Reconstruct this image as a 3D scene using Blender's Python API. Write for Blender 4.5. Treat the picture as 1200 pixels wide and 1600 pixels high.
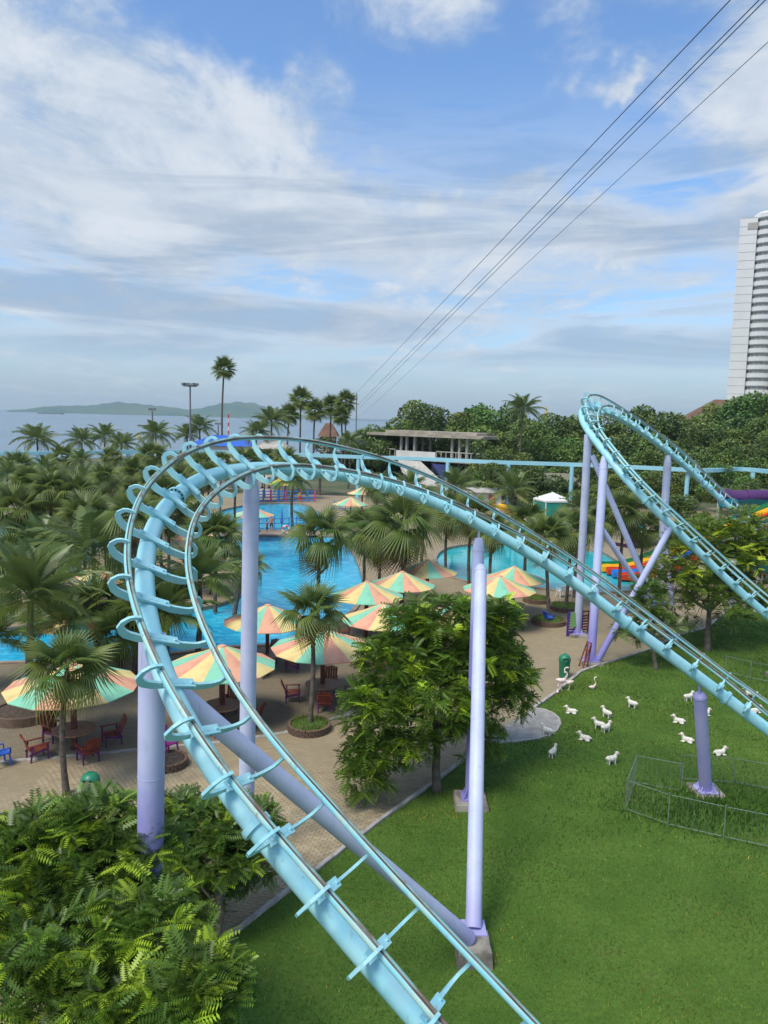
import bpy, bmesh, math, random
import numpy as np
from mathutils import Vector, Matrix
from mathutils.geometry import delaunay_2d_cdt

scene = bpy.context.scene
for o in list(bpy.data.objects): bpy.data.objects.remove(o)
col = scene.collection
random.seed(7); RNG = np.random.default_rng(7)
PI = math.pi

# ------------------------------------------------------------------ camera
FPX, CX, CY, CAMH = 1200.0, 600.0, 800.0, 12.0          # a 1200 x 1600 photograph
PITCH, ROLL = math.atan(146 / 1200), 0.025
_F = np.array([0, math.cos(PITCH), -math.sin(PITCH)])
_U0 = np.array([0, math.sin(PITCH), math.cos(PITCH)]); _R0 = np.array([1.0, 0, 0])
_R = math.cos(ROLL) * _R0 + math.sin(ROLL) * _U0
_U = -math.sin(ROLL) * _R0 + math.cos(ROLL) * _U0
CAMP = np.array([0, 0, CAMH])
cam = bpy.data.cameras.new('camera'); cam_o = bpy.data.objects.new('camera', cam); col.objects.link(cam_o)
cam.sensor_fit = 'VERTICAL'; cam.sensor_height = 36.0; cam.lens = 36.0 * FPX / 1600.0
cam.clip_start = 0.1; cam.clip_end = 60000
cam_o.matrix_world = Matrix([[_R[i], _U[i], -_F[i], CAMP[i]] for i in range(3)] + [[0, 0, 0, 1]])
scene.camera = cam_o
scene.render.resolution_x, scene.render.resolution_y = 768, 1024

def ray(u, v): return _F + (u - CX) / FPX * _R + (CY - v) / FPX * _U
def gnd(u, v, z=0.0):                                    # where a pixel's ray meets the level z
    d = ray(u, v); return CAMP + d * ((z - CAMH) / d[2])
def aty(u, v, y):                                        # the point of a pixel's ray at ground distance y
    d = ray(u, v); return CAMP + d * (y / d[1])
def px(p):
    q = np.asarray(p, float) - CAMP; w = q @ _F
    return CX + FPX * (q @ _R) / w, CY - FPX * (q @ _U) / w, w

# ------------------------------------------------------------------ world: sky with clouds
SUN_EL, SUN_AZ = math.radians(58), math.radians(222)     # azimuth from +Y, clockwise: behind the camera, to the left
world = bpy.data.worlds.new('World'); scene.world = world; world.use_nodes = True
nt = world.node_tree; nt.nodes.clear()
class NG:
    def __init__(s, tree): s.t = tree
    def n(s, typ, **kw):
        x = s.t.nodes.new(typ)
        for k, v in kw.items():
            if k == 'ins':
                for kk, vv in v.items():
                    if hasattr(vv, 'is_output'): s.t.links.new(vv, x.inputs[kk])
                    else: x.inputs[kk].default_value = vv
            else: setattr(x, k, v)
        return x
    def m(s, op, a, b=None, c=None):
        ins = {0: a}
        if b is not None: ins[1] = b
        if c is not None: ins[2] = c
        return s.n('ShaderNodeMath', operation=op, ins=ins).outputs[0]
    def ramp(s, x, lo, hi): return s.n('ShaderNodeMapRange', interpolation_type='SMOOTHSTEP', ins={0: x, 1: lo, 2: hi, 3: 0.0, 4: 1.0}).outputs[0]
    def mix(s, f, a, b):
        x = s.n('ShaderNodeMix', data_type='RGBA')
        for i, v in ((0, f), (6, a), (7, b)):
            if hasattr(v, 'is_output'): s.t.links.new(v, x.inputs[i])
            else: x.inputs[i].default_value = v if i == 0 else (*v[:3], 1)
        return x.outputs[2]
    def noise(s, vec, scale, detail=6, rough=.55, dist=0.0):
        return s.n('ShaderNodeTexNoise', ins={'Vector': vec, 'Scale': scale, 'Detail': detail, 'Roughness': rough, 'Distortion': dist}).outputs[0]
g = NG(nt)
sky = g.n('ShaderNodeTexSky', sky_type='NISHITA', sun_disc=False, sun_elevation=SUN_EL, sun_rotation=SUN_AZ, altitude=10, air_density=1.0, dust_density=1.6, ozone_density=2.2)
geo = g.n('ShaderNodeTexCoord'); sep = g.n('ShaderNodeSeparateXYZ', ins={0: geo.outputs['Generated']})
sx, sy, sz = sep.outputs
zz = g.m('ADD', g.m('MAXIMUM', sz, 0.0), 0.10)
uv = g.n('ShaderNodeCombineXYZ', ins={0: g.m('DIVIDE', sx, zz), 1: g.m('DIVIDE', sy, zz), 2: 0.0}).outputs[0]
uvm = g.n('ShaderNodeMapping', ins={'Vector': uv, 'Rotation': (0, 0, 0.5), 'Scale': (1.0, 0.62, 1), 'Location': (3.1, 1.7, 0)}).outputs[0]
n_big = g.noise(uvm, 0.75, 8, .62, .9)
n_mid = g.noise(uvm, 2.6, 8, .68, .4)
az0 = g.m('ARCTAN2', sx, sy); el0 = g.m('ARCSINE', sz)
ang = g.n('ShaderNodeCombineXYZ', ins={0: az0, 1: el0, 2: 0.0}).outputs[0]
w1 = g.noise(ang, 4.5, 4, .6); w2 = g.noise(ang, 6.0, 4, .6, .3)
az = g.m('ADD', az0, g.m('MULTIPLY', g.m('SUBTRACT', w1, .5), .55)); el = g.m('ADD', el0, g.m('MULTIPLY', g.m('SUBTRACT', w2, .5), .30))
def blob(a, e, wa, we, k):
    q = g.m('ADD', g.m('POWER', g.m('DIVIDE', g.m('SUBTRACT', az, a), wa), 2.0), g.m('POWER', g.m('DIVIDE', g.m('SUBTRACT', el, e), we), 2.0))
    return g.m('MULTIPLY', g.m('EXPONENT', g.m('MULTIPLY', q, -1.0)), k)
bias = 0.0
for args in ((-.32, .30, .36, .14, .17), (.10, .34, .22, .10, -.20), (-.22, .47, .16, .05, -.16), (.10, .53, .22, .04, .16), (.48, .30, .12, .14, .16), (.205, .392, .050, .020, .20), (.02, .235, .40, .035, .14)):
    b = blob(*args); bias = g.m('ADD', bias, b)
dens = g.m('ADD', g.m('ADD', g.m('MULTIPLY', n_big, 0.54), g.m('MULTIPLY', n_mid, 0.46)), bias)
mask = g.m('MULTIPLY', g.ramp(dens, 0.405, 0.64), .96)
# flat grey layers low in the sky
flat = g.n('ShaderNodeMapping', ins={'Vector': ang, 'Scale': (2.3, 17.0, 1), 'Location': (2.1, .9, 0), 'Rotation': (0, 0, -.03)}).outputs[0]
n_flat = g.noise(flat, 1.0, 6, .58, .7)
band = g.m('MULTIPLY', g.ramp(el0, .03, .10), g.ramp(el0, .42, .22))
lay = g.m('MULTIPLY', g.ramp(n_flat, .36, .52), band)
hz = g.ramp(el0, 0.15, -0.02)
skyc = g.n('ShaderNodeMix', data_type='RGBA', blend_type='MULTIPLY', ins={0: 1.0, 6: sky.outputs[0], 7: (.80, 1.00, 1.18, 1)}).outputs[2]
base = g.mix(g.m('MULTIPLY', hz, .8), skyc, (2.75, 3.4, 4.0))
c1 = g.mix(g.m('MULTIPLY', mask, g.m('SUBTRACT', 1.0, g.m('MULTIPLY', hz, .85))), base, g.mix(g.ramp(g.m('ADD', g.m('MULTIPLY', n_mid, .7), g.m('MULTIPLY', dens, .5)), .50, .80), (2.35, 3.0, 3.85), (4.1, 4.4, 4.8)))
final = g.mix(g.m('MULTIPLY', lay, .70), c1, g.mix(g.ramp(n_flat, .44, .62), (3.6, 4.0, 4.5), (1.95, 2.55, 3.4)))
bg = g.n('ShaderNodeBackground', ins={0: final, 1: 0.135}); out = g.n('ShaderNodeOutputWorld', ins={0: bg.outputs[0]})
world.cycles.sampling_method = 'MANUAL'; world.cycles.sample_map_resolution = 512
cy = scene.cycles; cy.max_bounces = 5; cy.diffuse_bounces = 3; cy.glossy_bounces = 2; cy.transmission_bounces = 3; cy.volume_bounces = 0; cy.transparent_max_bounces = 4

sun = bpy.data.lights.new('sun', 'SUN'); sun.energy = 2.4; sun.angle = math.radians(22); sun.color = (1, .93, .80)
sun_o = bpy.data.objects.new('sun', sun); col.objects.link(sun_o)
sd = Vector((math.sin(SUN_AZ) * math.cos(SUN_EL), math.cos(SUN_AZ) * math.cos(SUN_EL), math.sin(SUN_EL)))
sun_o.rotation_euler = sd.to_track_quat('Z', 'Y').to_euler(); sun_o.location = (-40, -40, 80)
vs = scene.view_settings; vs.view_transform = 'Standard'; vs.look = 'None'; vs.exposure = 0.44; vs.gamma = 1.0

# ------------------------------------------------------------------ materials
MATS = {}
def mat(name, c, rough=.6, c2=None, scale=4, bump=0, metal=0, detail=6, lo=.35, hi=.65, bscale=None, coord='Object', tint=False, transl=0, spec=.5, zfade=None, streak=None):
    if name in MATS: return MATS[name]
    m = bpy.data.materials.new(name); m.use_nodes = True; t = m.node_tree; t.nodes.clear(); q = NG(t)
    tc = q.n('ShaderNodeTexCoord').outputs[coord] if coord != 'World' else q.n('ShaderNodeNewGeometry').outputs['Position']
    cc = c
    if c2 is not None:
        cc = q.mix(q.ramp(q.noise(tc, scale, detail), lo, hi), c, c2)
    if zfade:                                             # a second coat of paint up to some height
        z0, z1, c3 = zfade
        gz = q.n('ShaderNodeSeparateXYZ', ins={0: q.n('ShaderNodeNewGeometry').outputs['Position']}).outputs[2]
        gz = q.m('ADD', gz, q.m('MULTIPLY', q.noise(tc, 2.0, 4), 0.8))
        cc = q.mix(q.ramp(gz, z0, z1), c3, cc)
    if streak:                                            # grime and rust that run down the paint
        sc_, fac_, thr_ = streak
        gp_ = q.n('ShaderNodeMapping', ins={'Vector': q.n('ShaderNodeNewGeometry').outputs['Position'], 'Scale': (9, 9, .9)}).outputs[0]
        cc = q.mix(q.m('MULTIPLY', q.ramp(q.noise(gp_, 1.0, 6, .65), thr_ - .05, thr_ + .08), fac_), cc, sc_)
    if tint:
        at = q.n('ShaderNodeAttribute', attribute_name='tint')
        x = q.n('ShaderNodeMix', data_type='RGBA', blend_type='MULTIPLY', ins={0: 1.0, 7: at.outputs[0]})
        if hasattr(cc, 'is_output'): t.links.new(cc, x.inputs[6])
        else: x.inputs[6].default_value = (*cc[:3], 1)
        cc = x.outputs[2]
    p = q.n('ShaderNodeBsdfPrincipled', ins={'Roughness': rough, 'Metallic': metal, 'Specular IOR Level': spec})
    if hasattr(cc, 'is_output'): t.links.new(cc, p.inputs['Base Color'])
    else: p.inputs['Base Color'].default_value = (*cc[:3], 1)
    if bump:
        bn = q.n('ShaderNodeBump', ins={'Strength': bump, 'Distance': .02, 'Height': q.noise(tc, bscale or scale * 4, 5)})
        t.links.new(bn.outputs[0], p.inputs['Normal'])
    sh = p.outputs[0]
    if transl:
        tr = q.n('ShaderNodeBsdfTranslucent')
        if hasattr(cc, 'is_output'): t.links.new(cc, tr.inputs[0])
        else: tr.inputs[0].default_value = (*cc[:3], 1)
        sh = q.n('ShaderNodeMixShader', ins={0: transl, 1: sh, 2: tr.outputs[0]}).outputs[0]
    q.n('ShaderNodeOutputMaterial', ins={0: sh})
    MATS[name] = m; return m

mat('track_paint', (.30, .64, .72), .45, (.38, .68, .73), 2.5, bump=.06, streak=((.24, .19, .13), .42, .64))
mat('rail_paint', (.25, .60, .67), .5, (.40, .60, .55), 2.2, lo=.42, hi=.60, streak=((.20, .11, .07), .6, .62))
mat('rail_worn', (.27, .50, .45), .5, (.21, .15, .11), 2.2, lo=.44, hi=.66, metal=.1)
mat('rail_steel', (.17, .16, .145), .42, (.085, .05, .036), 1.3, metal=.2, lo=.40, hi=.62)
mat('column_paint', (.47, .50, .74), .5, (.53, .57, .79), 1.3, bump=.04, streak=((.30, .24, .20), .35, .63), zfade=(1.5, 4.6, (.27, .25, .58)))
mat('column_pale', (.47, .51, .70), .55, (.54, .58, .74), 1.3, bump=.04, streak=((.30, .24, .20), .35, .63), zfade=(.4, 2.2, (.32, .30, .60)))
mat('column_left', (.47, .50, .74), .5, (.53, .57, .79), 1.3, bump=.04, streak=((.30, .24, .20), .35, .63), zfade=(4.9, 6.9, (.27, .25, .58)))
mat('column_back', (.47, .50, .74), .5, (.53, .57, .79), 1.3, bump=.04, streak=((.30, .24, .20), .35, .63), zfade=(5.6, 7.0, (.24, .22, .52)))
mat('column_lilac', (.35, .33, .64), .5, (.42, .40, .68), 1.5, bump=.04, streak=((.28, .22, .22), .3, .63))
mat('concrete', (.33, .30, .25), .9, (.13, .115, .10), 2.2, bump=.3)
mat('pale_concrete', (.50, .47, .42), .9, (.36, .34, .30), 2, bump=.2)
mat('kerb', (.42, .40, .36), .9, (.28, .26, .23), 2.5, bump=.2)
mat('bolt', (.06, .06, .06), .5, metal=.6)

# ------------------------------------------------------------------ mesh helpers
class MB:
    def __init__(s): s.v = []; s.f = []; s.mi = []
    def add(s, v, f, mi=0):
        k = len(s.v); s.v += [tuple(map(float, p)) for p in v]; s.f += [tuple(i + k for i in q) for q in f]; s.mi += [mi] * len(f); return s
    def box(s, c, size, rz=0, m=None, mi=0):
        a, b, d = size[0] / 2, size[1] / 2, size[2] / 2
        vs_ = [Vector((x * a, y * b, z * d)) for z in (-1, 1) for x, y in ((-1, -1), (1, -1), (1, 1), (-1, 1))]
        R = Matrix.Rotation(rz, 3, 'Z') if m is None else m
        vs_ = [R @ p + Vector(c) for p in vs_]
        return s.add(vs_, [(3, 2, 1, 0), (4, 5, 6, 7), (0, 1, 5, 4), (1, 2, 6, 5), (2, 3, 7, 6), (3, 0, 4, 7)], mi)
    def bar(s, p, q, w, h=None, mi=0):
        p, q = Vector(p), Vector(q); d = q - p
        R = d.to_track_quat('X', 'Z').to_matrix()
        return s.box((p + q) / 2, (d.length, w, h or w), m=R, mi=mi)
    def tube(s, path, r, seg=10, caps=True, nrm=None, mifun=None, closed=False):
        path = [Vector(p) for p in path]; n = len(path)
        rr = r if hasattr(r, '__len__') else [r] * n
        k = len(s.v); up = None
        for i, p in enumerate(path):
            if closed: t = (path[(i + 1) % n] - path[i - 1]).normalized()
            else: t = (path[min(i + 1, n - 1)] - path[max(i - 1, 0)]).normalized()
            if nrm is not None: a = Vector(nrm[i])
            elif up is None: a = Vector((0, 0, 1)) if abs(t.z) < .9 else Vector((1, 0, 0))
            else: a = up
            a = (a - t * a.dot(t)).normalized(); up = a; b = t.cross(a)
            for j in range(seg):
                an = 2 * PI * j / seg
                s.v.append(tuple(p + (a * math.cos(an) + b * math.sin(an)) * rr[i]))
        for i in range(n if closed else n - 1):
            i2 = (i + 1) % n
            for j in range(seg):
                j2 = (j + 1) % seg
                s.f.append((k + i * seg + j, k + i * seg + j2, k + i2 * seg + j2, k + i2 * seg + j))
                s.mi.append(mifun(j, seg) if mifun else 0)
        if caps and not closed:
            s.f.append(tuple(k + j for j in range(seg))[::-1]); s.f.append(tuple(k + (n - 1) * seg + j for j in range(seg))); s.mi += [0, 0]
        return s
    def lathe(s, prof, c=(0, 0, 0), seg=16, mi=0, caps=True):
        k = len(s.v); n = len(prof)
        for r, z in prof:
            for j in range(seg):
                an = 2 * PI * j / seg; s.v.append((c[0] + r * math.cos(an), c[1] + r * math.sin(an), c[2] + z))
        for i in range(n - 1):
            for j in range(seg):
                j2 = (j + 1) % seg; s.f.append((k + i * seg + j, k + i * seg + j2, k + (i + 1) * seg + j2, k + (i + 1) * seg + j)); s.mi.append(mi)
        if caps:
            s.f.append(tuple(k + j for j in range(seg))[::-1]); s.f.append(tuple(k + (n - 1) * seg + j for j in range(seg))); s.mi += [mi, mi]
        return s
    def prism(s, poly, z0, z1, mi=0):
        n = len(poly)
        return s.add([(p[0], p[1], z0) for p in poly] + [(p[0], p[1], z1) for p in poly],
              [tuple(range(n))[::-1], tuple(range(n, 2 * n))] + [(i, (i + 1) % n, n + (i + 1) % n, n + i) for i in range(n)], mi)
    def mesh(s, name, mats, smooth=False):
        me = bpy.data.meshes.new(name); me.from_pydata(s.v, [], s.f)
        for m in (mats if isinstance(mats, (list, tuple)) else [mats]): me.materials.append(MATS[m] if isinstance(m, str) else m)
        if any(s.mi): me.polygons.foreach_set('material_index', s.mi)
        if smooth:
            me.polygons.foreach_set('use_smooth', [True] * len(me.polygons))
            me.set_sharp_from_angle(angle=math.radians(40))
        me.update(); return me
    def build(s, name, mats, parent=None, smooth=False): return link(name, s.mesh(name, mats, smooth), parent)

def link(name, data, parent=None, mw=None):
    o = bpy.data.objects.new(name, data); col.objects.link(o)
    if parent is not None: o.parent = parent
    if mw is not None: o.matrix_local = mw
    return o
def empty(name, loc=(0, 0, 0), rz=0):
    o = link(name, None); o.location = loc; o.rotation_euler.z = rz; o.empty_display_size = .3; return o
def tag(o, label, cat=None, group=None, kind=None):
    if label: o['label'] = label
    if cat: o['category'] = cat
    if group: o['group'] = group
    if kind: o['kind'] = kind
    return o
def struct(o, label=None):
    o['kind'] = 'structure'
    if label: o['label'] = label
    return o
def np_mesh(name, V, Fa, mats, tint=None, smooth=False):
    """V (n,3), Fa (m,k) index array with k = 3 or 4, tint (n,3)"""
    me = bpy.data.meshes.new(name); V = np.ascontiguousarray(V, np.float32); Fa = np.ascontiguousarray(Fa, np.int32)
    me.vertices.add(len(V)); me.vertices.foreach_set('co', V.ravel())
    m, k = Fa.shape; me.loops.add(m * k); me.loops.foreach_set('vertex_index', Fa.ravel())
    me.polygons.add(m); me.polygons.foreach_set('loop_start', np.arange(0, m * k, k, dtype=np.int32)); me.polygons.foreach_set('loop_total', np.full(m, k, np.int32))
    if smooth: me.polygons.foreach_set('use_smooth', np.ones(m, bool))
    for q in (mats if isinstance(mats, (list, tuple)) else [mats]): me.materials.append(MATS[q] if isinstance(q, str) else q)
    if tint is not None:
        a = me.attributes.new('tint', 'FLOAT_COLOR', 'POINT')
        a.data.foreach_set('color', np.c_[tint, np.ones(len(tint))].astype(np.float32).ravel())
    me.update(); me.validate(); return me
def scatter(bv, bf, Rm, T, tint=None):
    """copies of one small mesh: Rm (N,3,3) incl. scale, T (N,3), tint (N,3) -> V, F, tint"""
    N = len(T); V = np.einsum('nij,kj->nki', Rm, bv) + T[:, None, :]
    Fa = (bf[None] + (np.arange(N) * len(bv))[:, None, None]).reshape(-1, bf.shape[1])
    tv = None if tint is None else np.repeat(tint, len(bv), axis=0)
    return V.reshape(-1, 3), Fa, tv
def rotz(a): c, s_ = np.cos(a), np.sin(a); z = np.zeros_like(a); o = np.ones_like(a); return np.stack([np.stack([c, -s_, z], -1), np.stack([s_, c, z], -1), np.stack([z, z, o], -1)], -2)
def roty(a): c, s_ = np.cos(a), np.sin(a); z = np.zeros_like(a); o = np.ones_like(a); return np.stack([np.stack([c, z, s_], -1), np.stack([z, o, z], -1), np.stack([-s_, z, c], -1)], -2)
def rotx(a): c, s_ = np.cos(a), np.sin(a); z = np.zeros_like(a); o = np.ones_like(a); return np.stack([np.stack([o, z, z], -1), np.stack([z, c, -s_], -1), np.stack([z, s_, c], -1)], -2)
def catmull(P, sub):
    P = [Vector(p) for p in P]; out = []
    for i in range(len(P) - 1):
        a, b, c, d = P[max(i - 1, 0)], P[i], P[i + 1], P[min(i + 2, len(P) - 1)]
        for k in range(sub):
            t = k / sub
            out.append(.5 * ((2 * b) + (c - a) * t + (2 * a - 5 * b + 4 * c - d) * t * t + (3 * b - a - 3 * c + d) * t ** 3))
    out.append(P[-1]); return out
def inside(p, poly):
    x, y = p[0], p[1]; r = False; n = len(poly)
    for i in range(n):
        x1, y1 = poly[i][0], poly[i][1]; x2, y2 = poly[i - 1][0], poly[i - 1][1]
        if (y1 > y) != (y2 > y) and x < (x2 - x1) * (y - y1) / (y2 - y1) + x1: r = not r
    return r
ORD = ['first', 'second', 'third', 'fourth', 'fifth', 'sixth', 'seventh', 'eighth', 'ninth', 'tenth', 'eleventh', 'twelfth', 'thirteenth', 'fourteenth', 'fifteenth', 'sixteenth', 'seventeenth', 'eighteenth', 'nineteenth', 'twentieth']

# ------------------------------------------------------------------ ground, lawn, pools
def gp(pts): return [tuple(gnd(u, v)[:2]) for u, v in pts]
def smooth_poly(poly, sub=4):
    n = len(poly); out = []
    for i in range(n):
        a, b, c, d = [Vector(poly[(i + k) % n]) for k in (-1, 0, 1, 2)]
        for k in range(sub):
            t = k / sub; q = .5 * ((2 * b) + (c - a) * t + (2 * a - 5 * b + 4 * c - d) * t * t + (3 * b - a - 3 * c + d) * t ** 3)
            out.append((q.x, q.y))
    return out
POOL_A = smooth_poly(gp([(345, 1012), (430, 1006), (478, 988), (530, 968), (556, 945), (566, 915), (560, 885), (545, 855), (520, 818), (492, 797), (465, 787), (400, 788), (340, 800), (320, 822), (350, 850), (384, 872), (390, 898), (380, 925), (350, 943), (300, 953), (200, 962), (90, 972), (0, 985), (-150, 1000), (-150, 1040), (0, 1036), (150, 1030), (260, 1022)]))
POOL_B = smooth_poly(gp([(683, 870), (700, 857), (740, 851), (800, 850), (870, 855), (935, 862), (965, 878), (1000, 895), (1012, 910), (990, 922), (940, 926), (880, 924), (830, 918), (780, 917), (740, 911), (706, 901), (688, 886)]))
POOL_C = smooth_poly(gp([(-160, 905), (0, 918), (70, 908), (115, 890), (130, 860), (125, 832), (90, 822), (0, 820), (-160, 815)]))
ISLE = smooth_poly(gp([(15, 872), (80, 876), (118, 866), (112, 848), (60, 842), (15, 850)]))
BRIDGE = gp([(300, 827), (640, 830), (640, 839), (300, 836)])
ARC = [(800, 1160), (838, 1155), (858, 1149), (869, 1142), (875, 1132), (873, 1123), (864, 1115), (850, 1109), (834, 1107)]
LAWN = gp([(150, 1640), (300, 1520), (360, 1464), (433, 1406), (520, 1340), (595, 1282), (680, 1222), (757, 1163), *ARC, (868, 1083), (908, 1050), (936, 1040), (1016, 1015), (1064, 992), (1106, 981), (1146, 946), (1180, 925), (1300, 880)]) + [(60, 60), (60, 3), (-12, 3)]
LAWN2 = gp([(1120, 925), (1168, 907), (1260, 872), (1400, 840), (1300, 825), (1120, 880)])
PATCH = gp([(757, 1163), *ARC, (790, 1135)])
PAVE = [(-75, 2), (60, 2), (60, 112), (20, 118), (-30, 118), (-75, 105)]
LAND = [(-140, -60), (-112, 60), (-95, 150), (-70, 215), (0, 260), (120, 330), (400, 420), (3000, 600), (3000, -60)]
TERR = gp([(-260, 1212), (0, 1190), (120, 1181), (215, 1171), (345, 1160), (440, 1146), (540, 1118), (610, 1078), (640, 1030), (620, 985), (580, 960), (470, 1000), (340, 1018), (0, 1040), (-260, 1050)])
polys = dict(TERR=TERR, LAND=LAND, PAVE=PAVE, LAWN=LAWN, LAWN2=LAWN2, PATCH=PATCH, POOL_A=POOL_A, POOL_B=POOL_B, POOL_C=POOL_C, ISLE=ISLE, BRIDGE=BRIDGE)
vv, ee = [], []
for P_ in polys.values():
    k = len(vv); vv += [Vector(p) for p in P_]; ee += [(k + i, k + (i + 1) % len(P_)) for i in range(len(P_))]
cv, ce, cf, *_ = delaunay_2d_cdt(vv, ee, [], 0, 1e-4)
def zone(p):
    if inside(p, BRIDGE) or inside(p, ISLE): return 'paving' if inside(p, PAVE) else 'ground'
    for nm in ('POOL_A', 'POOL_B', 'POOL_C'):
        if inside(p, polys[nm]): return nm
    if inside(p, PATCH): return 'grey_paving'
    if inside(p, LAWN): return 'lawn'
    if inside(p, LAWN2): return 'far_lawn'
    if inside(p, TERR): return 'terrace'
    if inside(p, PAVE): return 'paving'
    if inside(p, LAND): return 'ground'
    return None
zf = {}
for f_ in cf:
    c_ = sum((cv[i] for i in f_), Vector((0, 0))) / len(f_)
    zf.setdefault(zone(c_), []).append(tuple(f_))
def in_pool(p): return zone(p) in ('POOL_A', 'POOL_B', 'POOL_C')

# paving material: tan bricks in running bond, as flat colour beyond where they are built one by one
def brick_mat(name, c1, c2, mortar, rot=.18, w=.22, h=.11):
    m = bpy.data.materials.new(name); m.use_nodes = True; t = m.node_tree; t.nodes.clear(); q = NG(t)
    pos = q.n('ShaderNodeNewGeometry').outputs['Position']
    mp = q.n('ShaderNodeMapping', ins={'Vector': pos, 'Rotation': (0, 0, rot)}).outputs[0]
    b = q.n('ShaderNodeTexBrick', ins={'Vector': mp, 'Scale': 1.0, 'Mortar Size': .008, 'Brick Width': w, 'Row Height': h, 'Color1': (*c1, 1), 'Color2': (*c2, 1), 'Mortar': (*mortar, 1), 'Bias': 0.0, 'Mortar Smooth': .3})
    big = q.ramp(q.noise(pos, .35, 6, .6), .35, .7); fine = q.ramp(q.noise(pos, 3.0, 5), .3, .7)
    c = q.mix(q.m('MULTIPLY', big, .55), b.outputs[0], tuple(x * .62 for x in c1))
    c = q.mix(q.m('MULTIPLY', fine, .25), c, tuple(min(1, x * 1.2) for x in c2))
    p = q.n('ShaderNodeBsdfPrincipled', ins={'Base Color': c, 'Roughness': .85})
    bn = q.n('ShaderNodeBump', ins={'Strength': .5, 'Distance': .012, 'Height': q.m('SUBTRACT', 1.0, b.outputs[1])}); t.links.new(bn.outputs[0], p.inputs['Normal'])
    q.n('ShaderNodeOutputMaterial', ins={0: p.outputs[0]}); MATS[name] = m
brick_mat('brick_paving', (.37, .295, .18), (.30, .235, .145), (.16, .13, .08))
brick_mat('grey_brick_paving', (.30, .29, .27), (.23, .225, .215), (.13, .125, .12), rot=.5)
brick_mat('terrace_brick_shade_dirt', (.235, .19, .125), (.19, .15, .10), (.10, .082, .055), rot=.18)  # paving bricks darkened: parasol shade and dirt painted into the colour
mat('soil', (.13, .12, .07), .95, (.06, .09, .03), .2, coord='World')
def grass_ground():
    m = bpy.data.materials.new('grass_soil'); m.use_nodes = True; t = m.node_tree; t.nodes.clear(); q = NG(t)
    pos = q.n('ShaderNodeNewGeometry').outputs['Position']
    a = q.mix(q.ramp(q.noise(pos, .45, 6, .65), .35, .65), (.070, .140, .018), (.105, .185, .027))
    a = q.mix(q.m('MULTIPLY', q.ramp(q.noise(pos, .9, 5, .6, .5), .60, .75), .55), a, (.13, .13, .045))
    a = q.mix(q.m('MULTIPLY', q.ramp(q.noise(pos, 9, 4), .3, .7), .5), a, (.040, .095, .013))
    p = q.n('ShaderNodeBsdfPrincipled', ins={'Base Color': a, 'Roughness': .9, 'Specular IOR Level': .2})
    bn = q.n('ShaderNodeBump', ins={'Strength': .8, 'Distance': .05, 'Height': q.noise(pos, 22, 5)}); t.links.new(bn.outputs[0], p.inputs['Normal'])
    q.n('ShaderNodeOutputMaterial', ins={0: p.outputs[0]}); MATS['grass_soil'] = m
grass_ground()
def water_mat(name, c1, c2, c3, scale, bump, rough=.06, sc2=.12, far=False):
    m = bpy.data.materials.new(name); m.use_nodes = True; t = m.node_tree; t.nodes.clear(); q = NG(t)
    pos = q.n('ShaderNodeNewGeometry').outputs['Position']
    st = q.n('ShaderNodeMapping', ins={'Vector': pos, 'Scale': (.55, 1, 1)}).outputs[0]
    rip = q.noise(st, scale, 4, .55, .6)
    c = q.mix(q.ramp(q.noise(pos, sc2, 4), .35, .65), c1, c2)
    c = q.mix(q.m('MULTIPLY', q.ramp(rip, .46, .66), .55), c, c3)
    p = q.n('ShaderNodeBsdfPrincipled', ins={'Base Color': c, 'Roughness': rough, 'IOR': 1.33, 'Specular IOR Level': .5 if name == 'sea_water' else .22})
    bn = q.n('ShaderNodeBump', ins={'Strength': bump, 'Distance': .06, 'Height': rip}); t.links.new(bn.outputs[0], p.inputs['Normal'])
    q.n('ShaderNodeOutputMaterial', ins={0: p.outputs[0]}); MATS[name] = m
water_mat('pool_blue', (.006, .25, .46), (.016, .40, .62), (.10, .60, .78), 2.4, .5)
water_mat('pool_teal', (.015, .36, .40), (.03, .42, .46), (.07, .46, .48), 1.2, .12, sc2=.25)
water_mat('sea_water', (.10, .17, .22), (.13, .20, .25), (.12, .19, .24), .05, .15, rough=.25, sc2=.004)

def zone_obj(name, key, m, z=0.0):
    use = sorted({i for f_ in zf[key] for i in f_}); ix = {a: b for b, a in enumerate(use)}
    b = MB(); b.add([(cv[i].x, cv[i].y, z) for i in use], [tuple(ix[i] for i in f_) for f_ in zf[key]])
    o = b.build(name, m)
    bm = bmesh.new(); bm.from_mesh(o.data); bmesh.ops.recalc_face_normals(bm, faces=bm.faces)
    if bm.faces and bm.faces[0].normal.z < 0: bmesh.ops.reverse_faces(bm, faces=bm.faces)
    bm.to_mesh(o.data); bm.free(); return struct(o)
zone_obj('ground', 'ground', 'soil')
paving = zone_obj('brick_pavement', 'paving', 'brick_paving')
terrace = zone_obj('terrace_pavement', 'terrace', 'terrace_brick_shade_dirt')
grey_pave = zone_obj('grey_pavement', 'grey_paving', 'grey_brick_paving')
lawn = zone_obj('lawn', 'lawn', 'grass_soil')
zone_obj('far_lawn', 'far_lawn', 'grass_soil')
struct(zone_obj('main_pool_water', 'POOL_A', 'pool_blue', -.14), 'bright blue rippled water of the main swimming pool')
struct(zone_obj('second_pool_water', 'POOL_B', 'pool_teal', -.14), 'teal water of the pool at the foot of the slides')
struct(zone_obj('lazy_river_water', 'POOL_C', 'pool_blue', -.14), 'blue water glimpsed between the palms on the left')
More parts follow.
